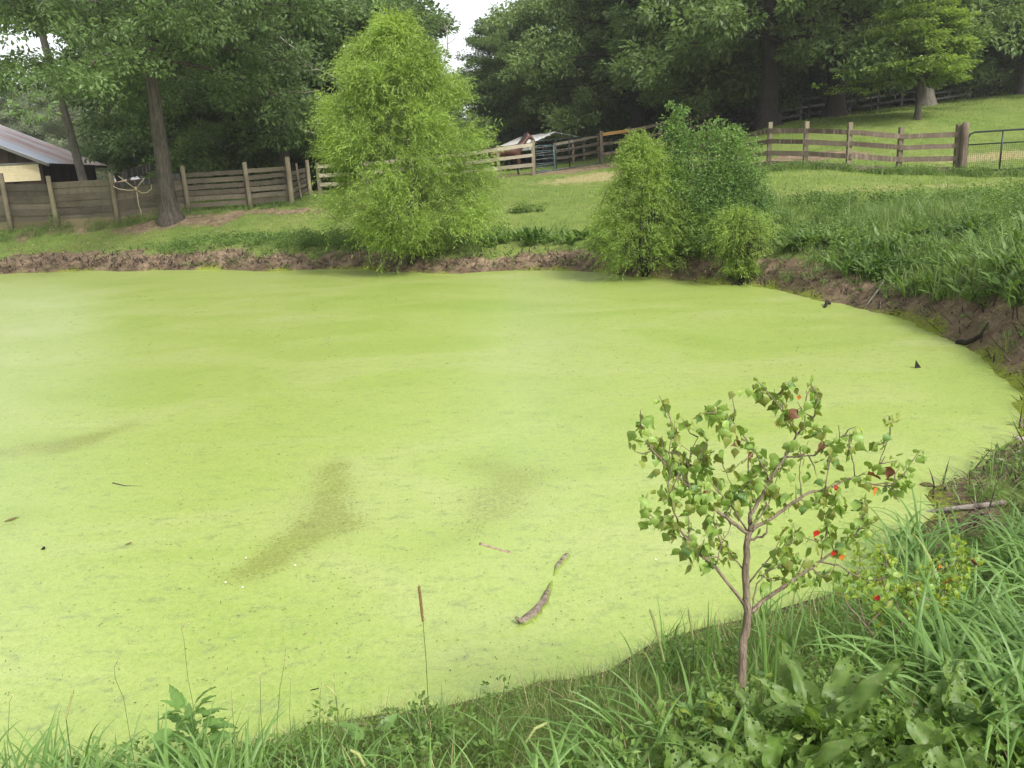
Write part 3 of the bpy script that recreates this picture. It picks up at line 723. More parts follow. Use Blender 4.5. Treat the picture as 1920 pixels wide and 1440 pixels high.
# undergrowth below the wood
def bush_mesh(seed, r, h, n, leaf, mat, flat=1.0):
    rng = rs(seed); b = MB(); nl = 16; la = rng.rand(nl) * 6.28; lr = rng.rand(nl) ** .5 * r * .7; c = np.stack([np.cos(la) * lr, np.sin(la) * lr, rng.uniform(.2, .8, nl) * h], 1); rad = rng.uniform(.3, .5, nl) * min(r, h)
    k = rng.randint(0, nl, n); v = unit(rng, n, .3); p = c[k] + v * rad[k][:, None] * rng.rand(n, 1) ** .4; p[:, 2] = np.abs(p[:, 2])
    b.leaves(p, v + rng.normal(size=(n, 3)) * .5 - np.array([0, 0, .2]), unit(rng, n, 1.1), leaf * rng.uniform(.6, 1.2, n), leaf * .55, np.clip(rng.normal(.4, .2, n) + rng.normal(0, .1, nl)[k], 0, 1))
    return b.mesh('leaves', mat)
UB = [bush_mesh(41 + i, 1.9, 2.4, 9000, .17, M['dark_leaf']) for i in range(2)]
G = 'shrubs of the undergrowth below the wood'
rng = rs(5)
for i in range(56):
    px = rng.uniform(-30, 1960); dd = rng.uniform(47, 58)
    if px > 1330: dd = rng.uniform(49, 57)
    if 860 < px < 1200: dd = rng.uniform(53, 60)
    if i > 44: px = rng.uniform(1090, 1260); dd = rng.uniform(52, 56)
    if px < 600: dd = rng.uniform(38, 50)
    if px < 300: continue
    p = gat(px, 250, dd); s = rng.uniform(.7, 1.5)
    o = link('undergrowth_shrub', UB[i % 2], None, (p.x, p.y, p.z - .15), label='dark leafy shrub filling the shade below the wood, one among many alike', cat='shrub', group=G, rot=(0, 0, rng.rand() * 6.28))
    o.scale = (s, s, s * rng.uniform(.7, 1.2)); o.material_slots[0].link = 'OBJECT'; o.material_slots[0].material = M[['dark_leaf', 'mid_leaf'][i % 2]]
# --- dogwood on the lawn: flat layered sprays
rng = rs(51); tkm = MB(); crm = MB(); H = 5.3
tkm.tube([(0, 0, -.3), (0, 0, 0), (.0, 0, .25), (.03, 0, 1.2), (.08, .02, 2.2), (.05, 0, 3.4), (.1, 0, 4.8)], [.2, .19, .13, .115, .1, .07, .02], 10, wob=.08, rng=rng)
Pp, Dp, Tp = [], [], []
for b in range(54):
    u = rng.rand(); h = 1.65 + (H - 1.75) * u; a = b * 2.4; L = (2.75 * (1 - .55 * u ** 1.3)) * rng.uniform(.7, 1.1) * (.75 if u < .08 else 1)
    e = np.array([math.cos(a), math.sin(a), 0]); s = np.array([.05, 0, h - .1]); L *= 1 - .34 * e[0]
    q = lambda t: s + e * L * t + np.array([0, 0, .22 * L * t - .30 * L * t * t])
    tkm.tube([q(t) for t in np.linspace(0, 1, 5)], np.linspace(.035, .006, 5), 5)
    for k in range(18):
        t = rng.uniform(.3, 1.02); c = q(t) + rng.normal(size=3) * np.array([.28, .28, .11]) * L * .45; m = 26
        v = unit(rng, m); Pp.append(c + v * rng.rand(m, 1) ** .5 * np.array([.34, .34, .09])); Dp.append(v * np.array([1, 1, .2]) + e * .5 - np.array([0, 0, .35])); Tp.append(np.clip(rng.normal(.55 + rng.normal() * .1, .18, m), 0, 1))
Pp = np.concatenate(Pp); crm.leaves(Pp, np.concatenate(Dp), unit(rng, len(Pp), 2.2), .15, .085, np.concatenate(Tp))
put_tree('dogwood_tree', 'small bright yellow-green tree with flat layered sprays, alone on the sloping lawn', 'tree', gat(1720, 222, 36), tkm, crm, M['bark'], M['dogwood_leaf'])

# --- willows on the bank
tk, cr = willow(61, [(.1, .05), (.4, .45), (.7, 1.35), (1.5, 1.8), (2.6, 1.78), (3.8, 1.5), (4.45, 1.2), (5.0, .85), (5.4, .5), (5.8, .12)], 10500, 12, .13, .02, 9, 4.6,
                lobes=[(-1.45, -.3, 3.7, .4), (1.2, .2, 4.1, .4), (-.9, 0, 4.7, .35), (.7, 0, 4.9, .3), (-1.6, .3, 2.9, .45), (1.6, -.4, 2.8, .45), (1.8, 0, 2.0, .5), (-1.5, -.6, 1.4, .5), (1.75, -.6, 1.1, .5), (1.3, -.8, .95, .4), (.3, -1.3, 1.0, .45), (0, 0, 5.5, .2), (-.4, .1, 4.9, .35), (.3, -1.1, 2.4, .7)])
put_tree('willow_tree', 'tall feathery yellow-green willow at the far edge of the pond', 'tree', ghit(772, 492), tk, cr, M['bark'], M['willow_leaf'])
tk, cr = willow(62, [(0, .2), (.3, 1.0), (.6, 1.4), (1.1, 1.3), (1.6, .95), (2.1, .6), (2.6, .35), (3.0, .08)], 4600, 12, .10, .016, 9, 2.7, wisp=.75,
                lobes=[(.9, -.3, 1.0, .5), (-.9, -.2, .8, .5), (1.1, 0, .7, .4), (-.15, 0, 2.6, .3)])
put_tree('willow_bush', 'middle sized willow with many stems, before the rounder leafy bush', 'tree', ghit(1210, 514), tk, cr, M['bark_dark'], M['willow_leaf'], leafname='foliage', scale=.93)
tk, cr = willow(63, [(.62, .15), (.72, .4), (.88, .52), (1.05, .5), (1.2, .34), (1.32, .1)], 1500, 11, .09, .013, 3, 1.3, wisp=.55)
put_tree('young_willow', 'smallest willow, a round light tuft on a short stem at the water', 'tree', ghit(1388, 531), tk, cr, M['bark_dark'], M['willow_leaf'], leafname='foliage')
# --- round leafy bush behind the middle willow
rng = rs(64); tkm = MB(); b = MB()
lob = [(0, 0, 1.0, 1.0), (-.6, 0, 1.9, .8), (.5, 0, 1.8, .85), (1.0, -.1, 1.3, .7), (.9, 0, 2.5, .55), (.85, 0, 3.0, .3), (.3, 0, 2.9, .5), (-.5, 0, 2.8, .55), (-.75, .1, 3.3, .35), (-.6, 0, 3.7, .2), (-.85, 0, 3.9, .12), (1.4, -.2, 1.0, .45), (-.1, -.5, .7, .8), (.6, -.5, .7, .7), (1.25, 0, 1.9, .45)]
for (lx, ly, lz, lr) in lob: tkm.tube([(lx * .1, ly * .1, -.2), (lx * .5, ly * .4, lz * .5), (lx, ly, lz)], [.04, .025, .008], 6)
n = 30000; w = np.array([q[3] ** 2 for q in lob]); k = rng.choice(len(lob), n, p=w / w.sum()); lb = np.array(lob)[k]
sub = unit(rs(3), 60, .2); sk = rng.randint(0, 60, n)
v = sub[sk] + rng.normal(size=(n, 3)) * .22; v /= np.linalg.norm(v, axis=1, keepdims=True)
p = lb[:, :3] + v * (lb[:, 3:] * (rng.rand(n, 1) ** .35) * (1 + .34 * np.sin(sk * 7.1 + k * 2.3))[:, None]); p[:, 2] = np.abs(p[:, 2])
tint = .42 + .1 * np.sin(sk * 3.3 + k) + .16 * v[:, 2] * 0 + .1 * (p[:, 2] / 3.5) + rng.normal(size=n) * .14
b.leaves(p, v + rng.normal(size=(n, 3)) * .5 + np.array([0, 0, -.15]), unit(rng, n, .8), .065 * rng.uniform(.7, 1.2, n), .055, np.clip(tint, 0, 1))
bush = thing('bank_bush', 'round broad-leaved bush with bright tips behind the middle willow', 'bush', ghit(1316, 468)); bush.scale = (.80, .8, .77)
link('stems', tkm.mesh('stems', M['bark_dark'], True), bush); link('foliage', b.mesh('foliage', M['tallow_bush_leaf']), bush)
# --- bare pale limbs in front of the dark trees left of the willow
rng = rs(66); bl = MB()
def twigs(mb, p, d, L, r, lev, rng):
    p = np.array(p, float); d = np.array(d, float); pts = [p]; n = 5
    for i in range(n):
        d = d + rng.normal(size=3) * .16; d /= np.linalg.norm(d); p = p + d * L / n; pts.append(p)
        if lev > 0 and i > 0:
            s_ = np.cross(d, rng.normal(size=3)); s_ /= np.linalg.norm(s_)
            twigs(mb, p, d * .6 + s_ * .6, L * rng.uniform(.35, .6), r * .5, lev - 1, rng)
    mb.tube(pts, np.linspace(r, r * .4, n + 1), 4, cap=False)
dead = thing('dead_branch', 'bare pale branching limb showing against the dark trees left of the tall willow', 'branch', gat(600, 340, 34))
b0 = np.array(gat(600, 340, 34))
for (px, py), d, L in (((600, 170), (-1, .1, .02), 3.1), ((575, 205), (-1, -.1, .12), 1.6), ((560, 95), (-.8, 0, .5), 1.6), ((640, 150), (-1, 0, .35), 1.8), ((830, 130), (.3, 0, 1), 1.6), ((590, 250), (-.9, 0, .1), 1.2)):
    twigs(bl, P3(px, py, 34) - b0, d, L, .032, 2, rng)
lm = link('limb', bl.mesh('limb', M['bare_limb']), dead); lm['kind'] = 'stuff'
# ------------------------------------------------------------------ fences, gates, barn, shelter
def V(*a): return np.array(a, float)
def plank(name, parent, a, b, w, h, mat, o0, up=(0, 0, 1), nseg=4, jit=.008, rng=None, label=None):
    """one board between two world points as a mesh object of its own, in its thing's space"""
    mb = MB(); mb.beam(np.array(a) - o0, np.array(b) - o0, w, h, up, jit=jit, nseg=nseg, rng=rng)
    return link(name, mb.mesh(name, mat), parent, label=label)
def post(parent, p, h, r, mat, o0, rng, sq=False, lean=(0, 0)):
    mb = MB(); p = np.array(p) - o0; t = p + V(lean[0] * h, lean[1] * h, h)
    if sq: mb.beam(p - V(0, 0, .3), t, r * 2, r * 2, (0, 1, 0), jit=.006, nseg=3, rng=rng)
    else: mb.tube([p - V(0, 0, .3), p + (t - p) * .3, p + (t - p) * .7, t], [r * 1.08, r * 1.04, r, r * .94], 9, wob=.05, rng=rng)
    return link('post', mb.mesh('post', mat, not sq), parent)

rng = rs(101)
# --- tall board fence on the left
bf = [(-70, 446, 30.5, 335), (22, 433, 30.3, 332), (108, 428, 30.0, 335), (222, 420, 30.0, 327), (355, 401, 30.5, 318), (470, 390, 31.0, 307), (548, 386, 32.0, 300), (582, 365, 36.0, 303)]
o0 = np.array(gat(300, 408, 31))
fen = thing('board_fence', 'weathered tall board fence running from the barn to the leaning corner posts', 'fence', o0)
pts = [np.array(gat(a, b, d)) for a, b, d, t in bf]; tops = [(bf[i][1] - bf[i][3]) * bf[i][2] / FPX for i in range(len(bf))]
for i, (p, h) in enumerate(zip(pts, tops)):
    post(fen, p, h, .085 if i != 6 else .10, M['post_wood'], o0, rng, lean=(rng.uniform(-.015, .01), 0))
for i in range(len(pts) - 1):
    a, b = pts[i].copy(), pts[i + 1].copy(); hA, hB = tops[i], tops[i + 1]
    n = [7, 7, 7, 7, 6, 6, 5][i]; tight = i < 4
    d = (b - a); d[2] = 0; d /= np.linalg.norm(d); back = V(-d[1], d[0], 0) * .10   # boards on the far side of the posts
    for k in range(n):
        if tight:
            z0 = .03 + (min(hA, hB) * .90 - .05) * (k + .5) / n; w = (min(hA, hB) * .86) / n * (1.02 if k else 1.3)
        else: z0 = .16 + (min(hA, hB) * .84 - .12) * (k + .5) / n; w = .165
        bm_ = M['base_board'] if (k == 0 and tight) else (M['black_rail'] if (i == 3 and k == 6) else M['board_wood']); za = z0 + rng.uniform(-.02, .02); zb = z0 + rng.uniform(-.02, .02) + (hB - hA) * .4 * k / n
        w *= rng.uniform(.9, 1.06)
        ov = rng.uniform(0, .04)
        plank('board', fen, a + V(0, 0, za) + back * (1 + .3 * (k % 2)) - d * .02, b + V(0, 0, zb) + back * (1 + .3 * (k % 2)) + d * .02, w, .028, bm_, o0, nseg=6, jit=.009, rng=rng)
    if i == 3:   # dark trough board behind the top
        plank('board', fen, a + V(.1, 0, hA * .90) + back * 2.2, b + V(-1.1, 0, hA * .93) + back * 2.2, .3, .03, M['black_rail'], o0, nseg=3, rng=rng, label='dark board of the feed trough behind the hanging rope')
    if i == 6:
        m_ = (a + b) / 2; plank('upright_slat', fen, m_ + V(0, -.06, .1), m_ + V(-.05, -.06, tops[6] * .8), .07, .03, M['rail_wood'], o0, up=(1, 0, 0), nseg=2, rng=rng)
    if i == 5:
        m_ = a + (b - a) * .72; plank('upright_slat', fen, m_ + back * 2 + V(0, 0, .25), m_ + back * 2 + V(0, 0, 1.25), .14, .03, M['board_wood'], o0, up=(1, 0, 0), nseg=2, rng=rng)
# rope with a knot on the fence
rp = thing('hanging_rope', 'loops of pale rope knotted together and hanging on the board fence beside the oak', 'rope', gat(255, 415, 29.8)); rb = np.array(rp.location)
def rpt(px, py): return P3(px, py, 29.83) - rb
mb = MB()
kn = rpt(256, 354)
for pl in ([(212, 349), (222, 354), (240, 357), (255, 356)], [(222, 330), (235, 340), (252, 352)], [(258, 350), (271, 334)], [(257, 356), (266, 362), (276, 361), (284, 354), (284, 346)], [(256, 356), (258, 370), (260, 384), (264, 395), (265, 403)]):
    mb.tube([rpt(*q) for q in pl], .016, 5)
link('rope_loop', mb.mesh('rope_loop', M['rope'], True), rp)
mb = MB(); mb.tube([kn + V(0, -.02, .07), kn + V(0, -.05, .02), kn + V(.01, -.02, -.09)], [.03, .055, .03], 7); link('knot', mb.mesh('knot', M['rope'], True), rp)

# --- plain rail fences
def rail_fence(label, plist, nr, mat, matp, rail_w=.13, zs=None, sq=True, r=.06, side=1, name='rail_fence', skip=(), rng=rng, rmat=None):
    pts = [np.array(gat(a, b, d)) for a, b, d, h in plist]; o0 = pts[0]
    t = thing(name, label, 'fence', o0)
    for (a, b, d, h), p in zip(plist, pts): post(t, p, h, r, matp, o0, rng, sq=sq, lean=(rng.uniform(-.012, .012), 0))
    for i in range(len(pts) - 1):
        if i in skip: continue
        a, b = pts[i], pts[i + 1]; hA, hB = plist[i][3], plist[i + 1][3]
        d = (b - a); d[2] = 0; L = np.linalg.norm(d); d /= L; off = V(d[1], -d[0], 0) * (r + .018) * side
        for k in range(nr):
            fr = zs[k] if zs else (.14 + .74 * (k / (nr - 1)))
            ja, jb = rng.uniform(-.012, .012, 2)
            m = mat if rmat is None or (i, k) not in rmat else rmat[(i, k)]
            plank('rail', t, a + V(0, 0, hA * fr + ja) + off + d * .006, b + V(0, 0, hB * fr + jb) + off - d * .006, rail_w * rng.uniform(.92, 1.05), .03, m, o0, nseg=5, jit=.006, rng=rng)
    return t
H = 1.36
mid = [(1262, 318, 33, 1.4), (1330, 314, 30.5, 1.5), (1384, 315, 28.5, 1.5), (1441, 314, 27, 1.38), (1509, 318, 26, 1.38), (1590, 321, 25, 1.4), (1684, 324, 24.6, 1.32), (1791, 325, 24, 1.36)]
rail_fence('weathered four-rail wooden fence across the grass, ending at the black mesh gate', mid, 4, M['rail_wood'], M['post_wood'], .15, zs=[.08, .31, .56, .8], r=.062)
gp = thing('gate_post', 'stout wooden post that the black mesh gate hangs on', 'post', gat(1803, 325, 23.8)); post(gp, gp.location, 1.42, .095, M['rail_wood'], np.array(gp.location), rng, sq=False, lean=(.0, 0))
# open rails from the board fence past the willow to the horse
rail_fence('pale open rail fence between the willow and the tall gate post, the horse behind it', [(600, 352, 36.5, 1.35), (690, 345, 36.8, 1.35), (790, 340, 37, 1.35), (880, 336, 37, 1.35), (936, 332, 36.8, 1.4), (1001, 327, 36.5, 1.5)], 3,
           M['pale_rail'], M['post_wood'], .15, zs=[.3, .58, .87], r=.075, side=1)
# behind the tubular gate, going up towards the wood
rail_fence('dark rail fence running up behind the tubular gate towards the wood', [(1129, 308, 42, 1.6), (1180, 296, 42.5, 1.55), (1240, 284, 43, 1.5), (1290, 272, 44, 1.5), (1345, 260, 45, 1.4)], 3, M['rail_wood'], M['rail_wood'], .15, zs=[.3, .6, .9], r=.08,
           rmat={(0, 2): M['orange_wood'], (1, 2): M['rail_wood']})
rail_fence('old rail fence inside the paddock, seen through the tubular gate', [(1040, 305, 46, 1.2), (1075, 300, 46, 1.25), (1095, 297, 46.5, 1.3), (1122, 292, 47, 1.35)], 3, M['rail_wood'], M['rail_wood'], .14, zs=[.3, .62, .92], r=.06, rmat={(0, 2): M['pale_rail'], (2, 2): M['pale_rail'], (1, 2): M['pale_rail']})
# paddock fence on the hill
hill = [(1345, 252, 46, 1.25), (1420, 236, 46, 1.25), (1462, 229, 46, 1.25), (1501, 223, 46, 1.25), (1548, 215, 46.3, 1.25), (1593, 207, 46.6, 1.25), (1645, 203, 47, 1.25), (1690, 198, 47.4, 1.25), (1742, 194, 47.8, 1.25)]
rail_fence('dark and greyed three-rail fence climbing the hill to the wooden gate', hill, 3, M['black_rail'], M['grey_rail'], .12, zs=[.28, .58, .92], r=.05,
           rmat={(i, k): M['grey_rail'] for i, k in ((1, 1), (1, 2), (2, 0), (2, 1), (3, 1), (3, 2), (4, 1), (4, 2), (5, 1), (5, 2), (6, 2))})
rail_fence('dark rail fence between the hilltop wooden gate and the wood at the right', [(1826, 183, 48.5, 1.35), (1870, 178, 48.8, 1.35), (1925, 173, 49, 1.35), (2000, 168, 49, 1.35)], 3, M['black_rail'], M['black_rail'], .13, zs=[.28, .6, .92], r=.06)
for px, py, d, lb in ((1516, 231, 43, 'slim black stake between the two broad trunks on the hill'), (1631, 212, 44.5, 'slim black stake left of the small dogwood trunk')):
    o = thing('stake', lb, 'stake', gat(px, py, d)); mb = MB(); mb.tube([(0, 0, -.2), (0, 0, 1.35)], .035, 6); link('shaft', mb.mesh('shaft', M['black_metal']), o)
    mb = MB(); mb.box((0, 0, 1.38), (.1, .1, .05)); link('cap', mb.mesh('cap', M['black_metal']), o)
# wooden gate on the hill: frame, bars and two braces
g0, g1 = np.array(gat(1750, 191, 48)), np.array(gat(1818, 184, 48.4)); gt = thing('wooden_gate', 'grey wooden five-bar gate with diagonal braces on top of the hill', 'gate', g0)
for nm, x, t in (('stile', 0, 1.3), ('stile', 1, 1.42), ('stile', .42, 1.3)):
    p = g0 + (g1 - g0) * x; plank(nm, gt, p + V(0, 0, .08), p + V(0, 0, t), .09, .05, M['grey_rail'], g0, up=(1, 0, 0), nseg=2, rng=rng)
for z in (.18, .5, .85, 1.22): plank('bar', gt, g0 + V(.045, -.035, z), g1 + V(-.045, -.035, z + .06), .10, .025, M['grey_rail'], g0, nseg=3, rng=rng)
plank('brace', gt, g0 + (g1 - g0) * .52 + V(0, -.065, 1.2), g1 + V(-.25, -.065, .2), .10, .025, M['grey_rail'], g0, nseg=2, rng=rng)
plank('brace', gt, g0 + V(.1, -.065, .65), g0 + (g1 - g0) * .36 + V(0, -.065, 1.2), .09, .025, M['grey_rail'], g0, nseg=2, rng=rng)

# --- tubular gates
def tube_gate(label, A, B, h, bars, ups, mat, r=.025, name='tubular_gate', mesh=None, z0=.06):
    A = np.array(A); B = np.array(B); t = thing(name, label, 'gate', A); d = B - A; L = np.linalg.norm(d); u = d / L; z = V(0, 0, 1); c = .16
    mb = MB(); P_ = [z * z0 + u * 0, z * (h - c), z * (h - c * .3) + u * c * .3, z * h + u * c, z * h + u * (L - c), z * (h - c * .3) + u * (L - c * .3), z * (h - c) + u * L, z * z0 + u * L, z * z0]
    mb.tube([p + (0) for p in P_], r, 8); link('frame', mb.mesh('frame', mat, True), t)
    for q in bars: mb = MB(); mb.tube([u * r + z * q, u * (L - r) + z * q], r * .8, 6); link('bar', mb.mesh('bar', mat, True), t)
    for q in ups: mb = MB(); mb.tube([u * L * q + z * z0, u * L * q + z * h], r * .9, 6); link('upright', mb.mesh('upright', mat, True), t)
    if mesh:
        mb = MB()
        for x in np.arange(.05, L - .02, .052): mb.beam(u * x + z * z0, u * x + z * mesh, .0035, .0035, (0, 1, 0))
        for q in np.arange(z0 + .05, mesh, .052): mb.beam(u * .02 + z * q, u * (L - .02) + z * q, .0035, .0035)
        m = link('wire_mesh', mb.mesh('wire_mesh', M['black_metal']), t); m['kind'] = 'stuff'
    return t
A = gat(1809, 326, 23.8); B = gat(2010, 330, 22.9)
B.z = A.z + .02
tube_gate('black tubular gate with wire mesh at the right edge beside the wooden post', A, B, 1.14, [.80], [.325, .66], M['black_metal'], .027, name='mesh_gate', mesh=.80)
A = gat(1004, 327, 36.7); B = gat(1125, 307, 41.5)
tube_gate('wide dark tubular gate in front of the white metal shelter', A, B, 1.40, [.35, .62, .88, 1.12], [.3, .5], M['black_metal'], .028)
A2 = gat(1003, 326, 37.3) ; B2 = gat(1040, 318, 37.9)
tube_gate('short blue-grey tubular gate leaning behind the left end of the dark one', A2, B2, 1.15, [.2, .38, .56, .74, .92], [.98], M['teal_metal'], .022)

# --- white metal shelter
S0 = np.array(gat(1052, 300, 47)); sh_ = thing('metal_shelter', 'open shelter with a white peaked metal roof beside the horse', 'shelter', S0)
# the gable faces right-front; ridge runs away to the left
ang = R(28); ux = V(math.cos(ang), math.sin(ang), 0); uy = V(-math.sin(ang), math.cos(ang), 0)   # ux across, uy along the ridge (away)
Wd, Ln, He, Hr = 4.6, 5.0, 1.12, 2.0
fr_c = P3(1041, 247, 45.5) - S0; fr_c[2] = 0
zr = P3(1041, 247, 45.5)[2] - S0[2]; zl = P3(998, 267, 45)[2] - S0[2]
L0 = P3(998, 267, 44.5) - S0; L1 = P3(1090, 257, 47.5) - S0; rg = P3(1041, 247, 46) - S0
back = V(-1.9, 4.6, 0)
def sheet(name, a, b, th, nrib, mat):
    """ribbed metal sheet from line a-a' down to line b-b'"""
    mb = MB(); (a0, a1), (b0, b1) = a, b; n = nrib * 4; rows = []
    nn = np.cross(a1 - a0, b0 - a0); nn /= np.linalg.norm(nn); nn = nn if nn[2] > 0 else -nn
    for i in range(n + 1):
        t = i / n; o = nn * (.018 if i % 4 in (1, 2) else 0)
        rows.append([a0 + (a1 - a0) * t + o, b0 + (b1 - b0) * t + o, a0 + (a1 - a0) * t + o - nn * th, b0 + (b1 - b0) * t + o - nn * th])
    v = np.array(rows).reshape(-1, 3); f = []
    for i in range(n):
        k = i * 4; f += [(k, k + 1, k + 5, k + 4), (k + 2, k + 6, k + 7, k + 3), (k + 1, k + 3, k + 7, k + 5), (k, k + 4, k + 6, k + 2)]
    f += [(0, 2, 3, 1), (n * 4, n * 4 + 1, n * 4 + 3, n * 4 + 2)]
    mb.add(v, f); return mb.mesh(name, mat)
link('roof_sheet', sheet('roof_sheet', (rg, rg + back), (L0, L0 + back), .02, 9, M['white_metal']), sh_)
link('roof_sheet', sheet('roof_sheet', (rg, rg + back), (L1, L1 + back), .02, 9, M['white_metal']), sh_)
lw0 = L0 - V(0, 0, .38); link('side_sheet', sheet('side_sheet', (L0 - V(.03, 0, .03), L0 + back - V(.03, 0, .03)), (lw0 - V(.12, 0, 0), lw0 + back - V(.12, 0, 0)), .02, 9, M['white_metal']), sh_)
for k in range(4):
    o = back * (k / 3 * .98 + .01); mb = MB()
    for e in (L0, L1):
        foot = V(e[0], e[1], 0) + o; gz = tz(foot[0] + S0[0], foot[1] + S0[1]) - S0[2]
        mb.tube([V(foot[0], foot[1], gz - .1), e + o - V(0, 0, .09), (e + rg) / 2 + o - V(0, 0, .06), rg + o - V(0, 0, .05)], .035, 6)
    link('frame_bow', mb.mesh('frame_bow', M['teal_metal'], True), sh_)
for t in (.25, .5, .75):
    for e in (L0, L1):
        mb = MB(); p = rg + (e - rg) * t - V(0, 0, .05); mb.beam(p, p + back, .05, .05); link('purlin', mb.mesh('purlin', M['white_metal']), sh_)

# --- barn
def roofmat():
    m, nt, out = newmat('rusty_roof'); pos = N(nt, 'ShaderNodeTexCoord').outputs['Object']
    mp = N(nt, 'ShaderNodeMapping'); mp.inputs['Scale'].default_value = (.12, 2.2, .12); nt.links.new(pos, mp.inputs[0])
    n1 = noise(nt, 1.6, 5, .7, mp.outputs[0], .2); n2 = noise(nt, .8, 4, .7, pos)
    f = math_(nt, 'ADD', math_(nt, 'MULTIPLY', n1, .75), math_(nt, 'MULTIPLY', n2, .3))
    yy = N(nt, 'ShaderNodeSeparateXYZ'); nt.links.new(pos, yy.inputs[0])
    clean = mapr(nt, yy.outputs[1], 1.2, 2.2, 0, 1)
    c = ramp(nt, f, [(.40, (.46, .47, .52)), (.52, (.40, .33, .32)), (.64, (.27, .15, .12))])
    c = mixc(nt, clean, (.45, .48, .56), c)
    princ(nt, out, c, .45, .4, bump(nt, n1, .2, .01), .25); return m
M['rusty_roof'] = roofmat()
E1 = P3(92, 310, 37.5); E2 = P3(201, 307, 44.0); E2[2] = E1[2] = (E1[2] + E2[2]) / 2
bo = V(E1[0], E1[1], tz(E1[0], E1[1])); barn = thing('barn', 'low barn with a rust-streaked metal roof at the left edge', 'barn', bo)
e_ = E2 - E1; Lb = np.linalg.norm(e_); eu = e_ / Lb; perp = V(-eu[1], eu[0], 0); perp = perp if perp[0] < 0 else -perp
rise = .455; Wb = 6.5
R1 = E1 + perp * Wb + V(0, 0, Wb * rise); R2 = E2 + perp * Wb + V(0, 0, Wb * rise)
# local roof frame so that the streaks run down the slope
def local_sheet(name, mat, a, b, nrib):
    me = sheet(name, a, b, .015, nrib, mat); return me
rf = thing('roof', None, None); rf.parent = barn
bpy.data.objects.remove(rf)
me = sheet('roof', (R1 - bo, R2 - bo), (E1 - bo, E2 - bo), .015, 22, M['rusty_roof'])
# rotate mesh coordinates: object space y = along the ridge, x = down the slope
roof = link('roof', me, barn); ya = math.atan2(eu[1], eu[0]) - math.pi / 2
rm = Matrix.Rotation(ya, 4, 'Z'); me.transform(rm.inverted()); roof.rotation_euler = (0, 0, ya)
R3 = R1 + perp * Wb - V(0, 0, Wb * rise); R4 = R2 + perp * Wb - V(0, 0, Wb * rise)
me = sheet('roof', (R1 - bo, R2 - bo), (R3 - bo, R4 - bo), .015, 22, M['rusty_roof']); me.transform(rm.inverted()); r2 = link('roof', me, barn); r2.rotation_euler = (0, 0, ya)
# fascia along the gable rake and eave
mb = MB(); mb.beam(E1 - bo + eu * .03 - V(0, 0, .085), R1 - bo + eu * .03 - V(0, 0, .085), .13, .035); link('fascia', mb.mesh('fascia', M['grey_rail']), barn)
mb = MB(); mb.beam(E1 - bo + perp * .05 - V(0, 0, .07), E2 - bo + perp * .05 - V(0, 0, .07), .09, .03); link('eave_board', mb.mesh('eave_board', M['dark_siding']), barn)
# walls: vertical boards on the gable, each a board; the side wall in shade
W0 = E1 + perp * .55 + eu * .5; W0[2] = bo[2]; W1 = E2 + perp * .55 - eu * .3; W1[2] = bo[2]
zE = E1[2] - bo[2]
nb = 34
for k in range(nb):
    x = Wb * 1.8 * (k + .5) / nb; p = W0 + perp * x; hh = zE + rise * (.5 + min(x, 2 * Wb - x - 1.1)) - .04
    mb = MB(); mb.beam(p - bo - V(0, 0, .2), p - bo + V(0, 0, hh), Wb * 1.8 / nb - .012, .03, up=perp); link('wall_board', mb.mesh('wall_board', M['dark_siding']), barn)
n2_ = 20; LL = np.linalg.norm(W1 - W0)
for k in range(n2_):
    p = W0 + (W1 - W0) * (k + .5) / n2_; mb = MB(); mb.beam(p - bo - V(0, 0, .3), p - bo + V(0, 0, zE + .18), LL / n2_ - .012, .03, up=eu); link('wall_board', mb.mesh('wall_board', M['dark_siding']), barn)
# cream lap siding under the gable, slat by slat, with a top trim
pz1 = P3(40, 309, 37.9)[2] - bo[2]; pz0 = P3(40, 340, 37.9)[2] - bo[2]
s0 = P3(76, 330, 37.9) - bo; s0[2] = 0; dx0 = s0 @ perp; base = W0 - bo - eu * .06; base[2] = 0
xr = (s0 - base) @ perp
nS = 8
for k in range(nS):
    z = pz0 + (pz1 - pz0) * (k + .5) / nS
    a_ = base + perp * xr + V(0, 0, z); b_ = base + perp * (xr + 5.5) + V(0, 0, z)
    mb = MB(); mb.beam(a_, b_, (pz1 - pz0) / nS * 1.04, .02, up=(V(0, 0, 1) + eu * .18)); link('siding_slat', mb.mesh('siding_slat', M['cream']), barn)
mb = MB(); mb.beam(base + perp * (xr - .1) + V(0, 0, pz1 + .05) - eu * .03, base + perp * (xr + 5.6) + V(0, 0, pz1 + .05) - eu * .03, .07, .05); link('trim', mb.mesh('trim', M['grey_rail']), barn)

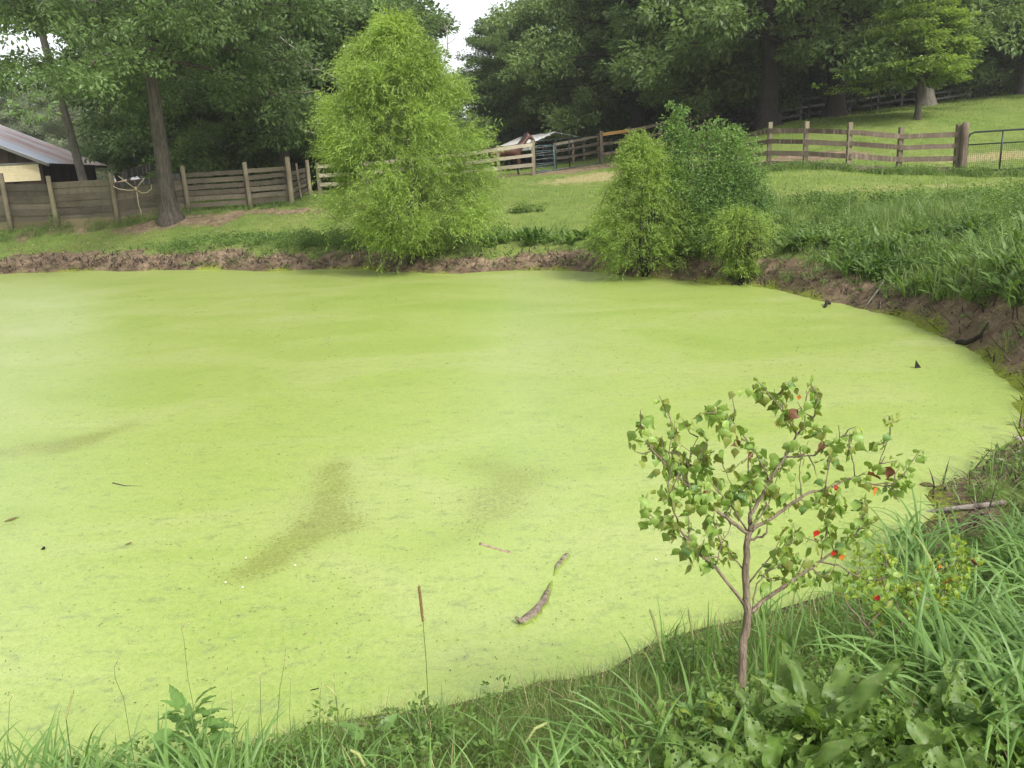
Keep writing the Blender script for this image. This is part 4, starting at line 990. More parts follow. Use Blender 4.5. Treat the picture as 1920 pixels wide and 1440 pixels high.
# --- horse behind the rails
def skin_obj(name, verts, edges, radii, root, mat, parent, sub=2, loc=None):
    me = bpy.data.meshes.new(name + '_cage'); me.from_pydata([tuple(v) for v in verts], edges, []); o = bpy.data.objects.new(name + '_cage', me); COL.objects.link(o)
    m = o.modifiers.new('s', 'SKIN'); m.branch_smoothing = .4; sl = me.skin_vertices[0].data
    for i, r_ in enumerate(radii): sl[i].radius = (r_, r_) if isinstance(r_, (int, float)) else r_
    sl[root].use_root = True
    s2 = o.modifiers.new('u', 'SUBSURF'); s2.levels = sub; s2.render_levels = sub
    dg = bpy.context.evaluated_depsgraph_get(); out = bpy.data.meshes.new_from_object(o.evaluated_get(dg)); out.name = name
    bpy.data.objects.remove(o); out.materials.clear(); out.materials.append(mat)
    for p in out.polygons: p.use_smooth = True
    return link(name, out, parent, loc=loc)
def horse_mat():
    m, nt, out = newmat('bay_coat'); pos = N(nt, 'ShaderNodeTexCoord').outputs['Object']; s_ = N(nt, 'ShaderNodeSeparateXYZ'); nt.links.new(pos, s_.inputs[0])
    c = ramp(nt, noise(nt, 3, 3, .5, pos), [(.3, (.045, .017, .010)), (.7, (.085, .032, .018))])
    c = mixc(nt, mapr(nt, s_.outputs[2], .62, .42), c, (.014, .010, .009)); princ(nt, out, c, .45, .35); return m
M['bay_coat'] = horse_mat(); M['black_hair'] = plainmat('black_hair', (.015, .011, .009), .6, .3)
hp = gat(952, 331, 38.4); horse = thing('horse', 'dark bay horse looking over the pale rail fence', 'horse', hp, R(12))
vs = [(-.62, 0, 1.16), (-.2, 0, 1.10), (.15, 0, 1.08), (.5, 0, 1.12), (.72, 0, 1.30), (.90, 0, 1.52), (1.04, 0, 1.72), (1.18, 0, 1.66), (1.32, 0, 1.48), (1.42, 0, 1.34), (-.88, 0, 1.12)]
rad = [(.30, .27), (.31, .29), (.32, .28), (.29, .25), (.22, .15), (.16, .11), (.115, .09), (.12, .085), (.085, .06), (.065, .05), (.16, .15)]
ed = [(0, 1), (1, 2), (2, 3), (3, 4), (4, 5), (5, 6), (6, 7), (7, 8), (8, 9), (0, 10)]
for s in (-1, 1):
    b = len(vs); vs += [(.52, s * .15, .86), (.50, s * .15, .66), (.52 + .03 * s, s * .14, .42), (.50 + .03 * s, s * .14, .14), (.54 + .03 * s, s * .14, .02)]; rad += [.12, .085, .055, .042, .055]; ed += [(3, b), (b, b + 1), (b + 1, b + 2), (b + 2, b + 3), (b + 3, b + 4)]
    b = len(vs); vs += [(-.68, s * .16, .88), (-.60, s * .16, .70), (-.82 + .04 * s, s * .15, .48), (-.78 + .04 * s, s * .15, .14), (-.74 + .04 * s, s * .15, .02)]; rad += [.17, .115, .055, .045, .055]; ed += [(0, b), (b, b + 1), (b + 1, b + 2), (b + 2, b + 3), (b + 3, b + 4)]
for s in (-1, 1):
    b = len(vs); vs += [(1.02, s * .055, 1.82), (1.03, s * .065, 1.91)]; rad += [.03, .008]; ed += [(6, b), (b, b + 1)]
skin_obj('body', vs, ed, rad, 0, M['bay_coat'], horse)
mb = MB(); mp_ = [(.55, 0, 1.36), (.68, 0, 1.50), (.82, 0, 1.68), (.94, 0, 1.82), (1.02, 0, 1.86)]
for i in range(len(mp_) - 1):
    a, b = V(*mp_[i]), V(*mp_[i + 1]); mb.beam(a - V(0, .03, .03), b - V(0, .03, .03), .12, .05, up=(-1, 0, 1))
link('mane', mb.mesh('mane', M['black_hair']), horse)
mb = MB(); mb.tube([(-.98, 0, 1.22), (-1.08, 0, 1.05), (-1.10, 0, .8), (-1.07, 0, .45)], [.04, .06, .08, .03], 8); link('tail', mb.mesh('tail', M['black_hair'], True), horse)
# dark pony standing further back, legs seen through the gate
# ------------------------------------------------------------------ grass and weeds
CRi = CRn.T
def proj(x, y, z):
    q = (np.stack([x, y, z], 1) - CAM) @ CRi.T
    return 960 + FPX * q[:, 0] / -q[:, 2], 720 - FPX * q[:, 1] / -q[:, 2], -q[:, 2]
def scatter(rng, n, x0, x1, y0, y1, dmin=0.0, dmax=99, lod=False):
    """points on land: x, y, z, distance to the shore, pixel column and row"""
    if lod:      # thinner with distance
        y = np.exp(rng.uniform(math.log(y0), math.log(y1), n)); x = rng.uniform(-.72, .72, n) * y * 1.02
        k = (x > x0) & (x < x1); x, y = x[k], y[k]
    else: x = rng.uniform(x0, x1, n); y = rng.uniform(y0, y1, n)
    d = shore_dist(x, y); k = (d > dmin) & (d < dmax); x, y, d = x[k], y[k], d[k]
    z = terr(x, y, d); px, py, dep = proj(x, y, z); return x, y, z, d, px, py
def pick(rng, pts, prob):
    k = rng.rand(len(pts[0])) < prob; return [q[k] for q in pts]
def stuff(name, mb, mat, label, cat):
    return link(name, mb.mesh(name, mat), kind='stuff', label=label, cat=cat)
rng = rs(201)
def grass_clumps(mb, rng, x, y, z, n, L, W, bend, nseg=4, spread=.07, lean=.45):
    N_ = len(x); m = N_ * n
    sz = np.repeat(rng.uniform(.65, 1.25, N_), n); X_ = np.repeat(x, n) + rng.normal(0, spread, m); Y_ = np.repeat(y, n) + rng.normal(0, spread, m)
    tn = np.clip(np.repeat(rng.normal(.42, .14, N_), n) + rng.normal(0, .16, m) + (rng.rand(m) < .06) * .5, 0, 1)
    mb.ribbons(np.stack([X_, Y_, np.repeat(z, n) - .02], 1), rng.rand(m) * 6.283, np.abs(rng.normal(0, lean, m)), L * sz * rng.uniform(.5, 1.15, m), W * rng.uniform(.6, 1.2, m), bend * rng.uniform(.4, 1.3, m), nseg, 'grass', tn, rng.uniform(-.8, .8, m))
def dock_clumps(mb, rng, x, y, z, n, L, W, nseg=5):
    N_ = len(x); m = N_ * n; sz = np.repeat(rng.uniform(.6, 1.25, N_), n)
    tn = np.clip(np.repeat(rng.normal(.5, .16, N_), n) + rng.normal(0, .13, m), 0, 1)
    mb.ribbons(np.stack([np.repeat(x, n) + rng.normal(0, .04, m), np.repeat(y, n) + rng.normal(0, .04, m), np.repeat(z, n) - .01], 1), rng.rand(m) * 6.283, rng.uniform(.15, .8, m), L * sz * rng.uniform(.6, 1.1, m), W * sz * rng.uniform(.7, 1.2, m), rng.uniform(.5, 1.7, m), nseg, 'dock', tn, rng.uniform(-.5, .5, m), wav=.12)
def leafy(mb, rng, x, y, z, n, h, r, L):
    N_ = len(x); m = N_ * n; sz = np.repeat(rng.uniform(.6, 1.3, N_), n); a = rng.rand(m) * 6.283; rr = rng.rand(m) ** .5 * r * sz; t = rng.rand(m) ** .7
    P = np.stack([np.repeat(x, n) + np.cos(a) * rr * (.4 + .6 * t), np.repeat(y, n) + np.sin(a) * rr * (.4 + .6 * t), np.repeat(z, n) + t * h * sz * (1 - .4 * (rr / r / sz) ** 2)], 1)
    D = np.stack([np.cos(a), np.sin(a), rng.uniform(-.5, .5, m)], 1) + rng.normal(size=(m, 3)) * .5
    mb.leaves(P, D, unit(rng, m, 1.4), L * rng.uniform(.6, 1.25, m), L * .5, np.clip(np.repeat(rng.normal(.45, .17, N_), n) + rng.normal(0, .15, m), 0, 1))

# right bank
bw, bd, bl_ = MB(), MB(), MB()
S_ = scatter(rng, 9000, 3.5, 16, 4.5, 21, .35, 7.5)
x, y, z, d, px, py = S_
top = 372 - (px - 1650) * .02
ok = (py > top) & (px > 1400) & (px < 2080) & (py < 700) & (d > .36 + .6 * (px < 1560) + .25 * np.sin(x * 2.1 + y))
S_ = [q[ok] for q in S_]; x, y, z, d, px, py = S_
ty = fbm(x * .8, y * .8, 3, 31); ty2 = fbm(x * 1.7, y * 1.7, 3, 33)
g = (ty > .52) & (rng.rand(len(x)) < .30); grass_clumps(bw, rng, x[g], y[g], z[g], 34, .55, .013, 1.5, 4, .1)
low = (py > 440)
dk = (ty2 > .45) & low & (rng.rand(len(x)) < .42); dock_clumps(bd, rng, x[dk], y[dk], z[dk], 10, .42, .095)
lf_ = ((ty < .52) | (ty2 < .45)) & (rng.rand(len(x)) < .42); leafy(bl_, rng, x[lf_], y[lf_], z[lf_], 62, .38, .2, .062)
g = rng.rand(len(x)) < .16; grass_clumps(bw, rng, x[g], y[g], z[g], 20, .34, .010, 1.2, 3, .12)
for n_, kind in ((4200, 0), (2600, 1)):
    x, y, z, d, px, py = scatter(rng, n_, 3.0, 14, 3.6, 20, .12, 1.1); k = (px > 1420) & (rng.rand(len(x)) < np.clip(d, .15, 1)) & (fbm(x * 1.3, y * 1.3, 2, 88) > .44)
    if kind: leafy(bl_, rng, x[k], y[k], z[k], 36, .2, .14, .05)
    else: grass_clumps(bw, rng, x[k], y[k], z[k], 22, .26, .009, 1.5, 3, .06)
x, y, z, d, px, py = scatter(rng, 2500, -24, 6, 17, 29, .15, 1.2); k = (px < 1420) & (rng.rand(len(x)) < .35 * np.clip(d - .1, .1, 1)) & (fbm(x * .9, y * .9, 2, 89) > .5); grass_clumps(bw, rng, x[k], y[k], z[k], 20, .2, .011, 1.4, 3, .1)
i = rng.randint(0, len(SHR), 5000); p = SHR[i] + rng.normal(size=(5000, 2)) * .5; d = shore_dist(p[:, 0], p[:, 1]); x, y = p[:, 0], p[:, 1]
z = terr(x, y, d); k = (d > .12) & (d < .9) & (y > 3.4) & (fbm(x * 1.4, y * 1.4, 2, 91) > .5); x, y, z = x[k], y[k], z[k]; g = rng.rand(len(x))
leafy(bl_, rng, x[g < .4], y[g < .4], z[g < .4], 26, .13, .11, .04); grass_clumps(bw, rng, x[g > .55], y[g > .55], z[g > .55], 16, .17, .008, 1.5, 3, .06)
# middle bank below the lawn
S_ = scatter(rng, 5000, -14, 8, 18.5, 27, .5, 3.4); x, y, z, d, px, py = S_
k = (px > 915) & (px < 1125) & (d > .9) & (d < 2.3) & (rng.rand(len(x)) < .5); dock_clumps(bd, rng, x[k], y[k], z[k], 10, .42, .07)
k = (px > 560) & (px < 960) & (d > .8) & (d < 2.8) & (rng.rand(len(x)) < .5); leafy(bl_, rng, x[k], y[k], z[k], 60, .4, .24, .07)
k = (px > 280) & (px < 640) & (d > 1.0 - .75 * np.exp(-((px - 330) / 40) ** 2)) & (d < 2.6) & (rng.rand(len(x)) < .42); leafy(bl_, rng, x[k], y[k], z[k], 55, .26, .24, .075)
k = (px > 1100) & (px < 1500) & (d > .8) & (d < 2.6) & (rng.rand(len(x)) < .35); leafy(bl_, rng, x[k], y[k], z[k], 55, .4, .24, .07)
k = (px > 300) & (px < 1450) & (d > .9) & (rng.rand(len(x)) < .1); grass_clumps(bw, rng, x[k], y[k], z[k], 22, .3, .012, 1.1, 3, .12)
# left bank: thin grass
S_ = scatter(rng, 2600, -26, -8, 21, 31, 1.0, 6); x, y, z, d, px, py = S_
k = (rng.rand(len(x)) < .45); grass_clumps(bw, rng, x[k], y[k], z[k], 22, .13, .010, .9, 2, .16)
# below the board fence and along the rail fence
for a, b, n, h in (((0, 437, 30), (355, 404, 30.2), 60, .3), ((355, 404, 30.2), (580, 380, 32), 30, .22), ((1420, 322, 26.6), (1800, 332, 23.5), 110, .26), ((1800, 334, 23.2), (1960, 336, 22.8), 40, .28)):
    A, B = np.array(gat(*a)), np.array(gat(*b)); t = rng.rand(n); x = A[0] + (B[0] - A[0]) * t; y = A[1] + (B[1] - A[1]) * t - rng.uniform(0, .6, n)
    z = terr(x, y); leafy(bl_, rng, x, y, z, 42, h, .2, .06); grass_clumps(bw, rng, x, y, z, 24, h * 1.1, .011, 1.0, 2, .2)
# weeds climbing the board fence and the small thicket on the lawn
for px_, py_, dd, n, h in ((112, 424, 29.7, 3, .9), (182, 424, 29.7, 3, .5), (300, 408, 29.5, 2, .3), (985, 400, 25, 4, .35), (1010, 404, 25, 3, .3), (965, 406, 25, 3, .25)):
    p = gat(px_, py_, dd); leafy(bl_, rng, np.array([p.x] * n) + rng.normal(0, .12, n), np.array([p.y] * n), np.array([p.z] * n), 90, h, .25, .06)
stuff('bank_grass', bw, M['grass_blade'], 'long arching grass in tufts on the banks and along the fences', 'grass')
stuff('bank_dock', bd, M['weed_leaf'], 'mass of broad upright dock leaves along the far and right banks', 'weeds')
stuff('bank_weeds', bl_, M['weed_leaf'], 'low leafy weeds covering the far and right banks', 'weeds')
# lawn
lw = MB(); x, y, z, d, px, py = scatter(rng, 150000, -26, 30, 9, 48, 1.2, 99, lod=True)
di, dr_, _s = masks(x, y, d)
k = (rng.rand(len(x)) < (.62 - .5 * di)) & (px > -80) & (px < 2000); x, y, z, dr_ = x[k], y[k], z[k], dr_[k]; m = len(x)
lw.ribbons(np.stack([x, y, z - .01], 1), rng.rand(m) * 6.283, np.abs(rng.normal(0, .35, m)), rng.uniform(.05, .12, m), .012 + y * .0003, rng.uniform(.2, 1.2, m), 2, 'grass', np.clip(rng.normal(.45, .2, m) + .35 * dr_, 0, 1))
stuff('lawn_grass', lw, M['lawn_blade'], 'short mown grass of the lawn and paddock', 'grass')

# ---------------- the near bank
ng, st_, tb = MB(), MB(), MB()
x, y, z, d, px, py = scatter(rng, 170000, -3.2, 5.6, .9, 7.5, .02, 6)
k = (rng.rand(len(x)) < np.clip((d - .02) * 9, .15, 1) * np.clip(2.8 / y, .2, 1) * .85) & (px > -250) & (px < 2250) & (py < 1750)
di, dr_, _s = masks(x, y, d); k &= ~((di > .75) & (rng.rand(len(x)) < .93)); x, y, z, d, px, py = [q[k] for q in (x, y, z, d, px, py)]; m = len(x)
pt = fbm(x * 3, y * 3, 3, 40)
ng.ribbons(np.stack([x, y, z - .005], 1), rng.rand(m) * 6.283, np.abs(rng.normal(0, .55, m)), rng.uniform(.035, .11, m) * (.7 + .8 * pt), rng.uniform(.0026, .0048, m), rng.uniform(.2, 1.8, m), 3, 'grass', np.clip(rng.normal(.45, .2, m) + (rng.rand(m) < .08) * .6, 0, 1), rng.uniform(-1, 1, m))
stuff('near_grass', ng, M['grass_blade'], 'fine short grass matted over the near bank', 'grass')
m = 1500; k = rng.randint(0, len(x), m)
st_.ribbons(np.stack([x[k], y[k], z[k] + .01], 1), rng.rand(m) * 6.283, rng.uniform(.5, 1.5, m), rng.uniform(.06, .2, m), rng.uniform(.002, .004, m), rng.uniform(-.4, .8, m), 3, 'grass', rng.rand(m))
stuff('dry_straw', st_, M['straw'], 'dead straw-coloured grass stems lying in the near grass', 'straw')
def blades_at(mb, rng, plist, L, W, bend, az0=None, azs=6.283, lean=.25, nseg=8, n=8, spread=.04, tint=.5):
    for (px_, py_) in plist:
        p = ghit(px_, py_); a = (rng.rand(n) * 6.283) if az0 is None else az0 + rng.normal(0, azs, n)
        mb.ribbons(np.array(p) + np.stack([rng.normal(0, spread, n), rng.normal(0, spread, n), np.full(n, -.01)], 1), a, np.abs(rng.normal(lean, .2, n)), L * rng.uniform(.55, 1.15, n), W * rng.uniform(.7, 1.2, n), bend * rng.uniform(.5, 1.25, n), nseg, 'grass', np.clip(rng.normal(tint, .17, n), 0, 1), rng.uniform(-.7, .7, n))
# johnson-like grass at the right, arching leftwards
pl = [(rng.uniform(1660, 2150), rng.uniform(1010, 1400)) for _ in range(125)]
pl = [q for q in pl if q[0] > 1640 + (q[1] - 1000) * .25 or q[1] < 1120]
blades_at(tb, rng, pl, .50, .020, 2.2, None, n=9, lean=.55, tint=.5)
blades_at(tb, rng, [(rng.uniform(1420, 1720), rng.uniform(1130, 1300)) for _ in range(34)], .30, .012, 1.3, n=7, lean=.3)
blades_at(tb, rng, [(rng.uniform(1180, 1420), rng.uniform(1200, 1420)) for _ in range(20)], .24, .010, 1.2, n=6, lean=.4)
blades_at(tb, rng, [(rng.uniform(900, 1400), rng.uniform(1400, 1540)) for _ in range(18)], .30, .015, 1.9, n=6, lean=.5)
blades_at(tb, rng, [(rng.uniform(380, 900), rng.uniform(1400, 1540)) for _ in range(34)], .24, .010, 1.3, n=7, lean=.4)
blades_at(tb, rng, [(rng.uniform(-100, 470), rng.uniform(1490, 1600)) for _ in range(80)], .34, .018, 1.2, n=6, lean=.3, tint=.5)
blades_at(tb, rng, [(1215, 1420), (1260, 1400), (1190, 1440)], .42, .017, 1.5, math.pi * .93, .3, n=6, lean=.5)
blades_at(tb, rng, [(1425, 1300), (1450, 1280), (1340, 1260), (1310, 1290)], .36, .013, .35, n=5, lean=.12)
stuff('tall_grass', tb, M['tall_blade'], 'broad-bladed tall grass arching over the near bank', 'grass')
# low leafy weeds of the foreground
fw = MB(); pts_ = [ghit(rng.uniform(560, 1950), rng.uniform(1330, 1560)) for _ in range(60)] + [ghit(rng.uniform(1480, 1960), rng.uniform(1200, 1440)) for _ in range(60)] + [ghit(rng.uniform(1250, 1450), rng.uniform(1220, 1400)) for _ in range(14)] + [ghit(rng.uniform(-40, 620), rng.uniform(1420, 1560)) for _ in range(55)]
A = np.array([tuple(p) for p in pts_]); leafy(fw, rng, A[:, 0], A[:, 1], A[:, 2], 60, .13, .08, .032)
stuff('foreground_weeds', fw, M['weed_leaf'], 'small leafy weeds between the grasses of the near bank', 'weeds')

x, y, z, d, px, py = scatter(rng, 9000, -3, 6, 1.2, 6.5, .0, .5); k = rng.rand(len(x)) < .5; x, y, z = x[k], y[k], z[k]; m = len(x); nl2 = MB()
nl2.ribbons(np.stack([x, y, z + .004], 1), rng.rand(m) * 6.283, rng.uniform(1.0, 1.6, m), rng.uniform(.02, .09, m), .0035, rng.uniform(-.4, .6, m), 2, 'grass', rng.rand(m)); stuff('shore_litter', nl2, M['straw'], 'broken straw and stems washed up along the near waterline', 'litter')
# ---------------- single leaves
def leaf_blade(name, mat, L, W, prof, bend, curl, seed, nl=10, nw=4, wav=.0, rib=.25, tint=.5, stalk=0.0, tip=0.0):
    """one leaf as a mesh: base at the origin, growing along +y with its upper side +z"""
    rng = rs(seed); rows = []; tn = []
    for i in range(nl + 1):
        t = i / nl; w = prof(t) * W; ang = bend * t ** 1.2
        yy = L * (math.sin(ang) / ang if ang > 1e-3 else 1) * t if abs(bend) > 1e-3 else L * t
        zz = -L * t * ((1 - math.cos(ang)) / ang if abs(ang) > 1e-3 else 0)
        for j in range(nw + 1):
            s = j / nw * 2 - 1
            e = wav * W * abs(s) ** 2 * math.sin(t * 19 + s * 2 + seed) + rng.normal() * wav * W * .12
            rows.append((s * w / 2, yy, zz + curl * W * (abs(s) ** 1.5) * .5 + e)); tn.append(tint + (rib if j == nw // 2 else (.14 if (i + abs(j - nw // 2)) % 3 == 0 else -.04)) + rng.normal() * .05)
    f = [(i * (nw + 1) + j, i * (nw + 1) + j + 1, (i + 1) * (nw + 1) + j + 1, (i + 1) * (nw + 1) + j) for i in range(nl) for j in range(nw)]
    mb = MB(); v = np.array(rows); v[:, 1] += stalk
    mb.add(v, f, np.clip(tn, 0, 1))
    if stalk: mb.tube([(0, 0, 0), (0, stalk * .5, .0), (0, stalk, 0)], [W * .025] * 3, 3, tint=.6, cap=False)
    return mb.mesh(name, mat, True)
def dock_prof(t): return max(.06, min(1, (t * 3.2 + .12)) * (1 - max(0, (t - .35) / .65) ** 2.2) ** .8)
def tallow_prof(t): return [0.10, .72, 1.0, .98, .74, .46, .22, .09, .02][min(8, int(round(t * 8)))]
def plain_prof(t): return max(.05, math.sin(math.pi * min(1, t ** .8)))
def goose_prof(t): return max(.04, math.sin(math.pi * min(1, t ** .62)) * (1 + .16 * math.sin(t * 26)))
DOCK = [leaf_blade('leaf', M[m], L, W, dock_prof, b, c, i, 26, 6, .2, .45, t, .05) for i, (m, L, W, b, c, t) in enumerate(
    [('dock_lace', .24, .055, .9, .35, .45), ('dock_leaf', .20, .06, 1.9, .3, .55), ('dock_lace', .25, .07, .7, .25, .5), ('dock_leaf', .13, .05, 1.3, .6, .8), ('dock_lace', .19, .06, 1.5, .3, .4), ('dock_lace', .27, .055, .5, .5, .3), ('dock_leaf', .15, .045, 2.2, .5, .65)])]
def dock_plant(label, px, py, leaves, seed, group=None, scale=1.0):
    rng = rs(seed); p = ghit(px, py); t = thing('dock_plant', label, 'plant', p); t['group'] = group or 'dock plants on the near bank'; leaves = int(leaves * 1.6)
    for k in range(leaves):
        me = DOCK[rng.randint(len(DOCK))]; o = link('leaf', me, t); a = k * 2.4 + rng.normal() * .3; el = rng.uniform(.35, 1.35)
        o.rotation_euler = Euler((el, rng.normal() * .35, a), 'XYZ'); s = scale * rng.uniform(.75, 1.15); o.scale = (s, s, s); o.location = (rng.normal() * .012, rng.normal() * .012, .01)
    return t
dock_plant('large dock plant with tall speckled leaves right of the sapling trunk', 1545, 1425, 13, 1, scale=1.12)
dock_plant('dock plant with one curled bright leaf, in the middle of the dock patch', 1650, 1415, 10, 2)
dock_plant('dock plant with insect-eaten lacy leaves between the dock patch and the tall grass', 1745, 1400, 11, 3, scale=1.05)
dock_plant('dock plant spreading broad leaves in the bottom right corner', 1880, 1430, 10, 4)
dock_plant('dock plant behind the others at the foot of the arching tall grass', 1830, 1330, 9, 5, scale=.9)
dock_plant('dock plant with a leaf drooping forward at the bottom edge below the sapling', 1440, 1500, 9, 6, scale=.95)
dock_plant('dock plant at the bottom edge right of the bent yellow grass head', 1240, 1530, 8, 7, scale=.85)
dock_plant('small dock plant at the bottom edge below the brown foxtail', 930, 1530, 6, 8, scale=.7)
dock_plant('low dock plant hugging the base of the sapling', 1400, 1400, 8, 9, scale=.7)
dock_plant('dock plant half hidden at the bottom edge below the middle of the dock patch', 1650, 1530, 10, 10, scale=.95)
dock_plant('dock plant at the bottom edge below the lacy-leaved one', 1790, 1560, 9, 11, scale=1.0)

# ---------------- saplings with hanging heart-shaped leaves
def lm(name, dark, light, tr=.35, spots=None): return leafmat(name, dark, light, tr, .42, .4, .25, spots)
TC = [lm('sap_green', (.14, .23, .045), (.30, .42, .10)), lm('sap_deep', (.10, .18, .05), (.20, .33, .10)), lm('sap_olive', (.15, .19, .04), (.28, .32, .08), spots=(.3, .12, .05)),
      lm('sap_bronze', (.13, .07, .03), (.22, .10, .05)), lm('sap_red', (.45, .03, .02), (.62, .07, .04)), lm('sap_orange', (.55, .16, .03), (.72, .26, .06)), lm('sap_lime', (.22, .32, .05), (.38, .46, .09), .45)]
TL_ = [[leaf_blade('leaf', m, .058, .05, tallow_prof, .5 + .5 * v, -.35 if v else .35, i * 3 + v, 8, 2, .05, .1, .5, .022) for v in range(2)] for i, m in enumerate(TC)]
LEAFCOUNT = [0]
def _tmpl():
    rows = []; nl = 6
    for i in range(nl + 1):
        t = i / nl; w = [.12, .85, 1.0, .82, .48, .18, .02][i] * .05; a = .55 * t
        for j in (-1, 0, 1): rows.append((j * w / 2, .022 + .058 * t * math.cos(a * .6), -.058 * t * math.sin(a) * .6 + (.008 if j == 0 else 0) * (1 - t)))
    return np.array(rows), np.array([(i * 3 + j, i * 3 + j + 1, i * 3 + j + 4, i * 3 + j + 3) for i in range(nl) for j in range(2)])
TMPL = _tmpl()
def sapling(name, label, base_px, base_d, branches, nleaf, seed, colw, trunk_r, lscale=1.0, mat='bark_twig', accents=(), smat=None):
    smat = smat or (TC[0], TC[2])
    """branches: lists of photo points with a depth offset; twigs and leaves are added along them"""
    rng = rs(seed); b0 = np.array(gat(*base_px, base_d)); t = thing(name, label, 'sapling', b0); tips = []
    for (pl, r0, r1, dz0, dz1) in branches:
        n = len(pl); pts = [P3(px_, py_, base_d + dz0 + (dz1 - dz0) * i / (n - 1)) - b0 for i, (px_, py_) in enumerate(pl)]
        f = []
        for i in range(n - 1):
            for k in range(4): f.append(pts[i] + (pts[i + 1] - pts[i]) * k / 4 + rng.normal(size=3) * .0015)
        f.append(pts[-1]); mb = MB(); mb.tube(f, np.linspace(r0, r1, len(f)), 7, wob=.06, rng=rng)
        link('trunk' if r0 == trunk_r else 'branch', mb.mesh('trunk' if r0 == trunk_r else 'branch', M[mat], True), t)
        if r0 < trunk_r * .95: tips.append(np.array(f))
    seg = []; tw = MB(); W_ = []
    for f in tips:
        L = np.linalg.norm(np.diff(f, axis=0), axis=1).sum(); k = max(1, int(L / .042))
        for i in range(k):
            u = rng.uniform(.25, 1.0) if i else 1.0; q = u * (len(f) - 1); a = int(min(q, len(f) - 2)); p = f[a] + (f[a + 1] - f[a]) * (q - a); d = f[a + 1] - f[a]; d /= np.linalg.norm(d) + 1e-9
            dd = d * .7 + rng.normal(size=3) * .55 + V(0, 0, .12); dd /= np.linalg.norm(dd); l = rng.uniform(.025, .075)
            m_ = p + dd * l * .5 + rng.normal(size=3) * .006; e = p + dd * l + V(0, 0, .01)
            tw.tube([p, m_, e], [.0022, .0016, .0009], 4, cap=False)
            for s in (.3, .5, .7, .85, 1.0): seg.append((p + (e - p) * s, dd)); W_.append(.5 + s)
            for s in (0,): seg.append((p, d)); W_.append(.3)
    link('twigs', tw.mesh('twigs', M[mat]), t)['kind'] = 'stuff'
    W_ = np.array(W_); k = rng.choice(len(seg), min(nleaf, len(seg)), replace=False, p=W_ / W_.sum())
    for i in k:
        p, d = seg[i]; c = rng.choice(len(TC), p=colw)
        o = link('leaf', TL_[c][rng.randint(2)], t); LEAFCOUNT[0] += 1
        dr = V(rng.normal() * .6, rng.normal() * .6, -1.0 + rng.normal() * .45) + d * .35; dr /= np.linalg.norm(dr)
        fz = V(rng.normal(), rng.normal() - .8, .6); X_ = np.cross(dr, fz); X_ /= np.linalg.norm(X_); Z_ = np.cross(X_, dr)
        o.rotation_euler = Matrix((X_, dr, Z_)).transposed().to_euler(); s = lscale * rng.uniform(.36, .8) * (.6 if c == 6 else 1); o.scale = (s, s, s); o.location = p
    sm = MB(); m = int(nleaf * 3.0); k = rng.randint(0, len(seg), m); P_ = np.array([seg[i][0] for i in k]) + rng.normal(size=(m, 3)) * .016
    tv, tf = TMPL; Yv = unit(rng, m) * .55 + V(0, 0, -.85); Yv /= np.linalg.norm(Yv, axis=1, keepdims=True); Xv = np.cross(Yv, unit(rng, m) + V(0, -.7, .2)); Xv /= np.linalg.norm(Xv, axis=1, keepdims=True); Zv = np.cross(Xv, Yv)
    ss = lscale * rng.uniform(.26, .66, m); tt = rng.rand(m); h_ = m // 3
    sm.inst(tv, tf, P_[h_:], Xv[h_:], Yv[h_:], Zv[h_:], ss[h_:], tt[h_:]); link('small_leaves', sm.mesh('small_leaves', smat[0], True), t)['kind'] = 'stuff'
    sm = MB(); sm.inst(tv, tf, P_[:h_], Xv[:h_], Yv[:h_], Zv[:h_], ss[:h_], tt[:h_]); link('small_leaves', sm.mesh('small_leaves', smat[1], True), t)['kind'] = 'stuff'
    for (px_, py_, c, s) in accents:
        o = link('leaf', TL_[c][0], t); dr = V(rng.normal() * .35, .15, -1.0); dr /= np.linalg.norm(dr); X_ = np.cross(dr, V(rng.normal() * .7, -.8, .5)); X_ /= np.linalg.norm(X_); Z_ = np.cross(X_, dr)
        s *= .62; o.rotation_euler = Matrix((X_, dr, Z_)).transposed().to_euler(); o.scale = (s * .8, s, s * .5); o.location = P3(px_, py_, base_d + .02) - b0 - dr * .045 * s
    return t
Z = lambda L: [(1120 + a / 2.88, 700 + b / 2.88) for a, b in L]
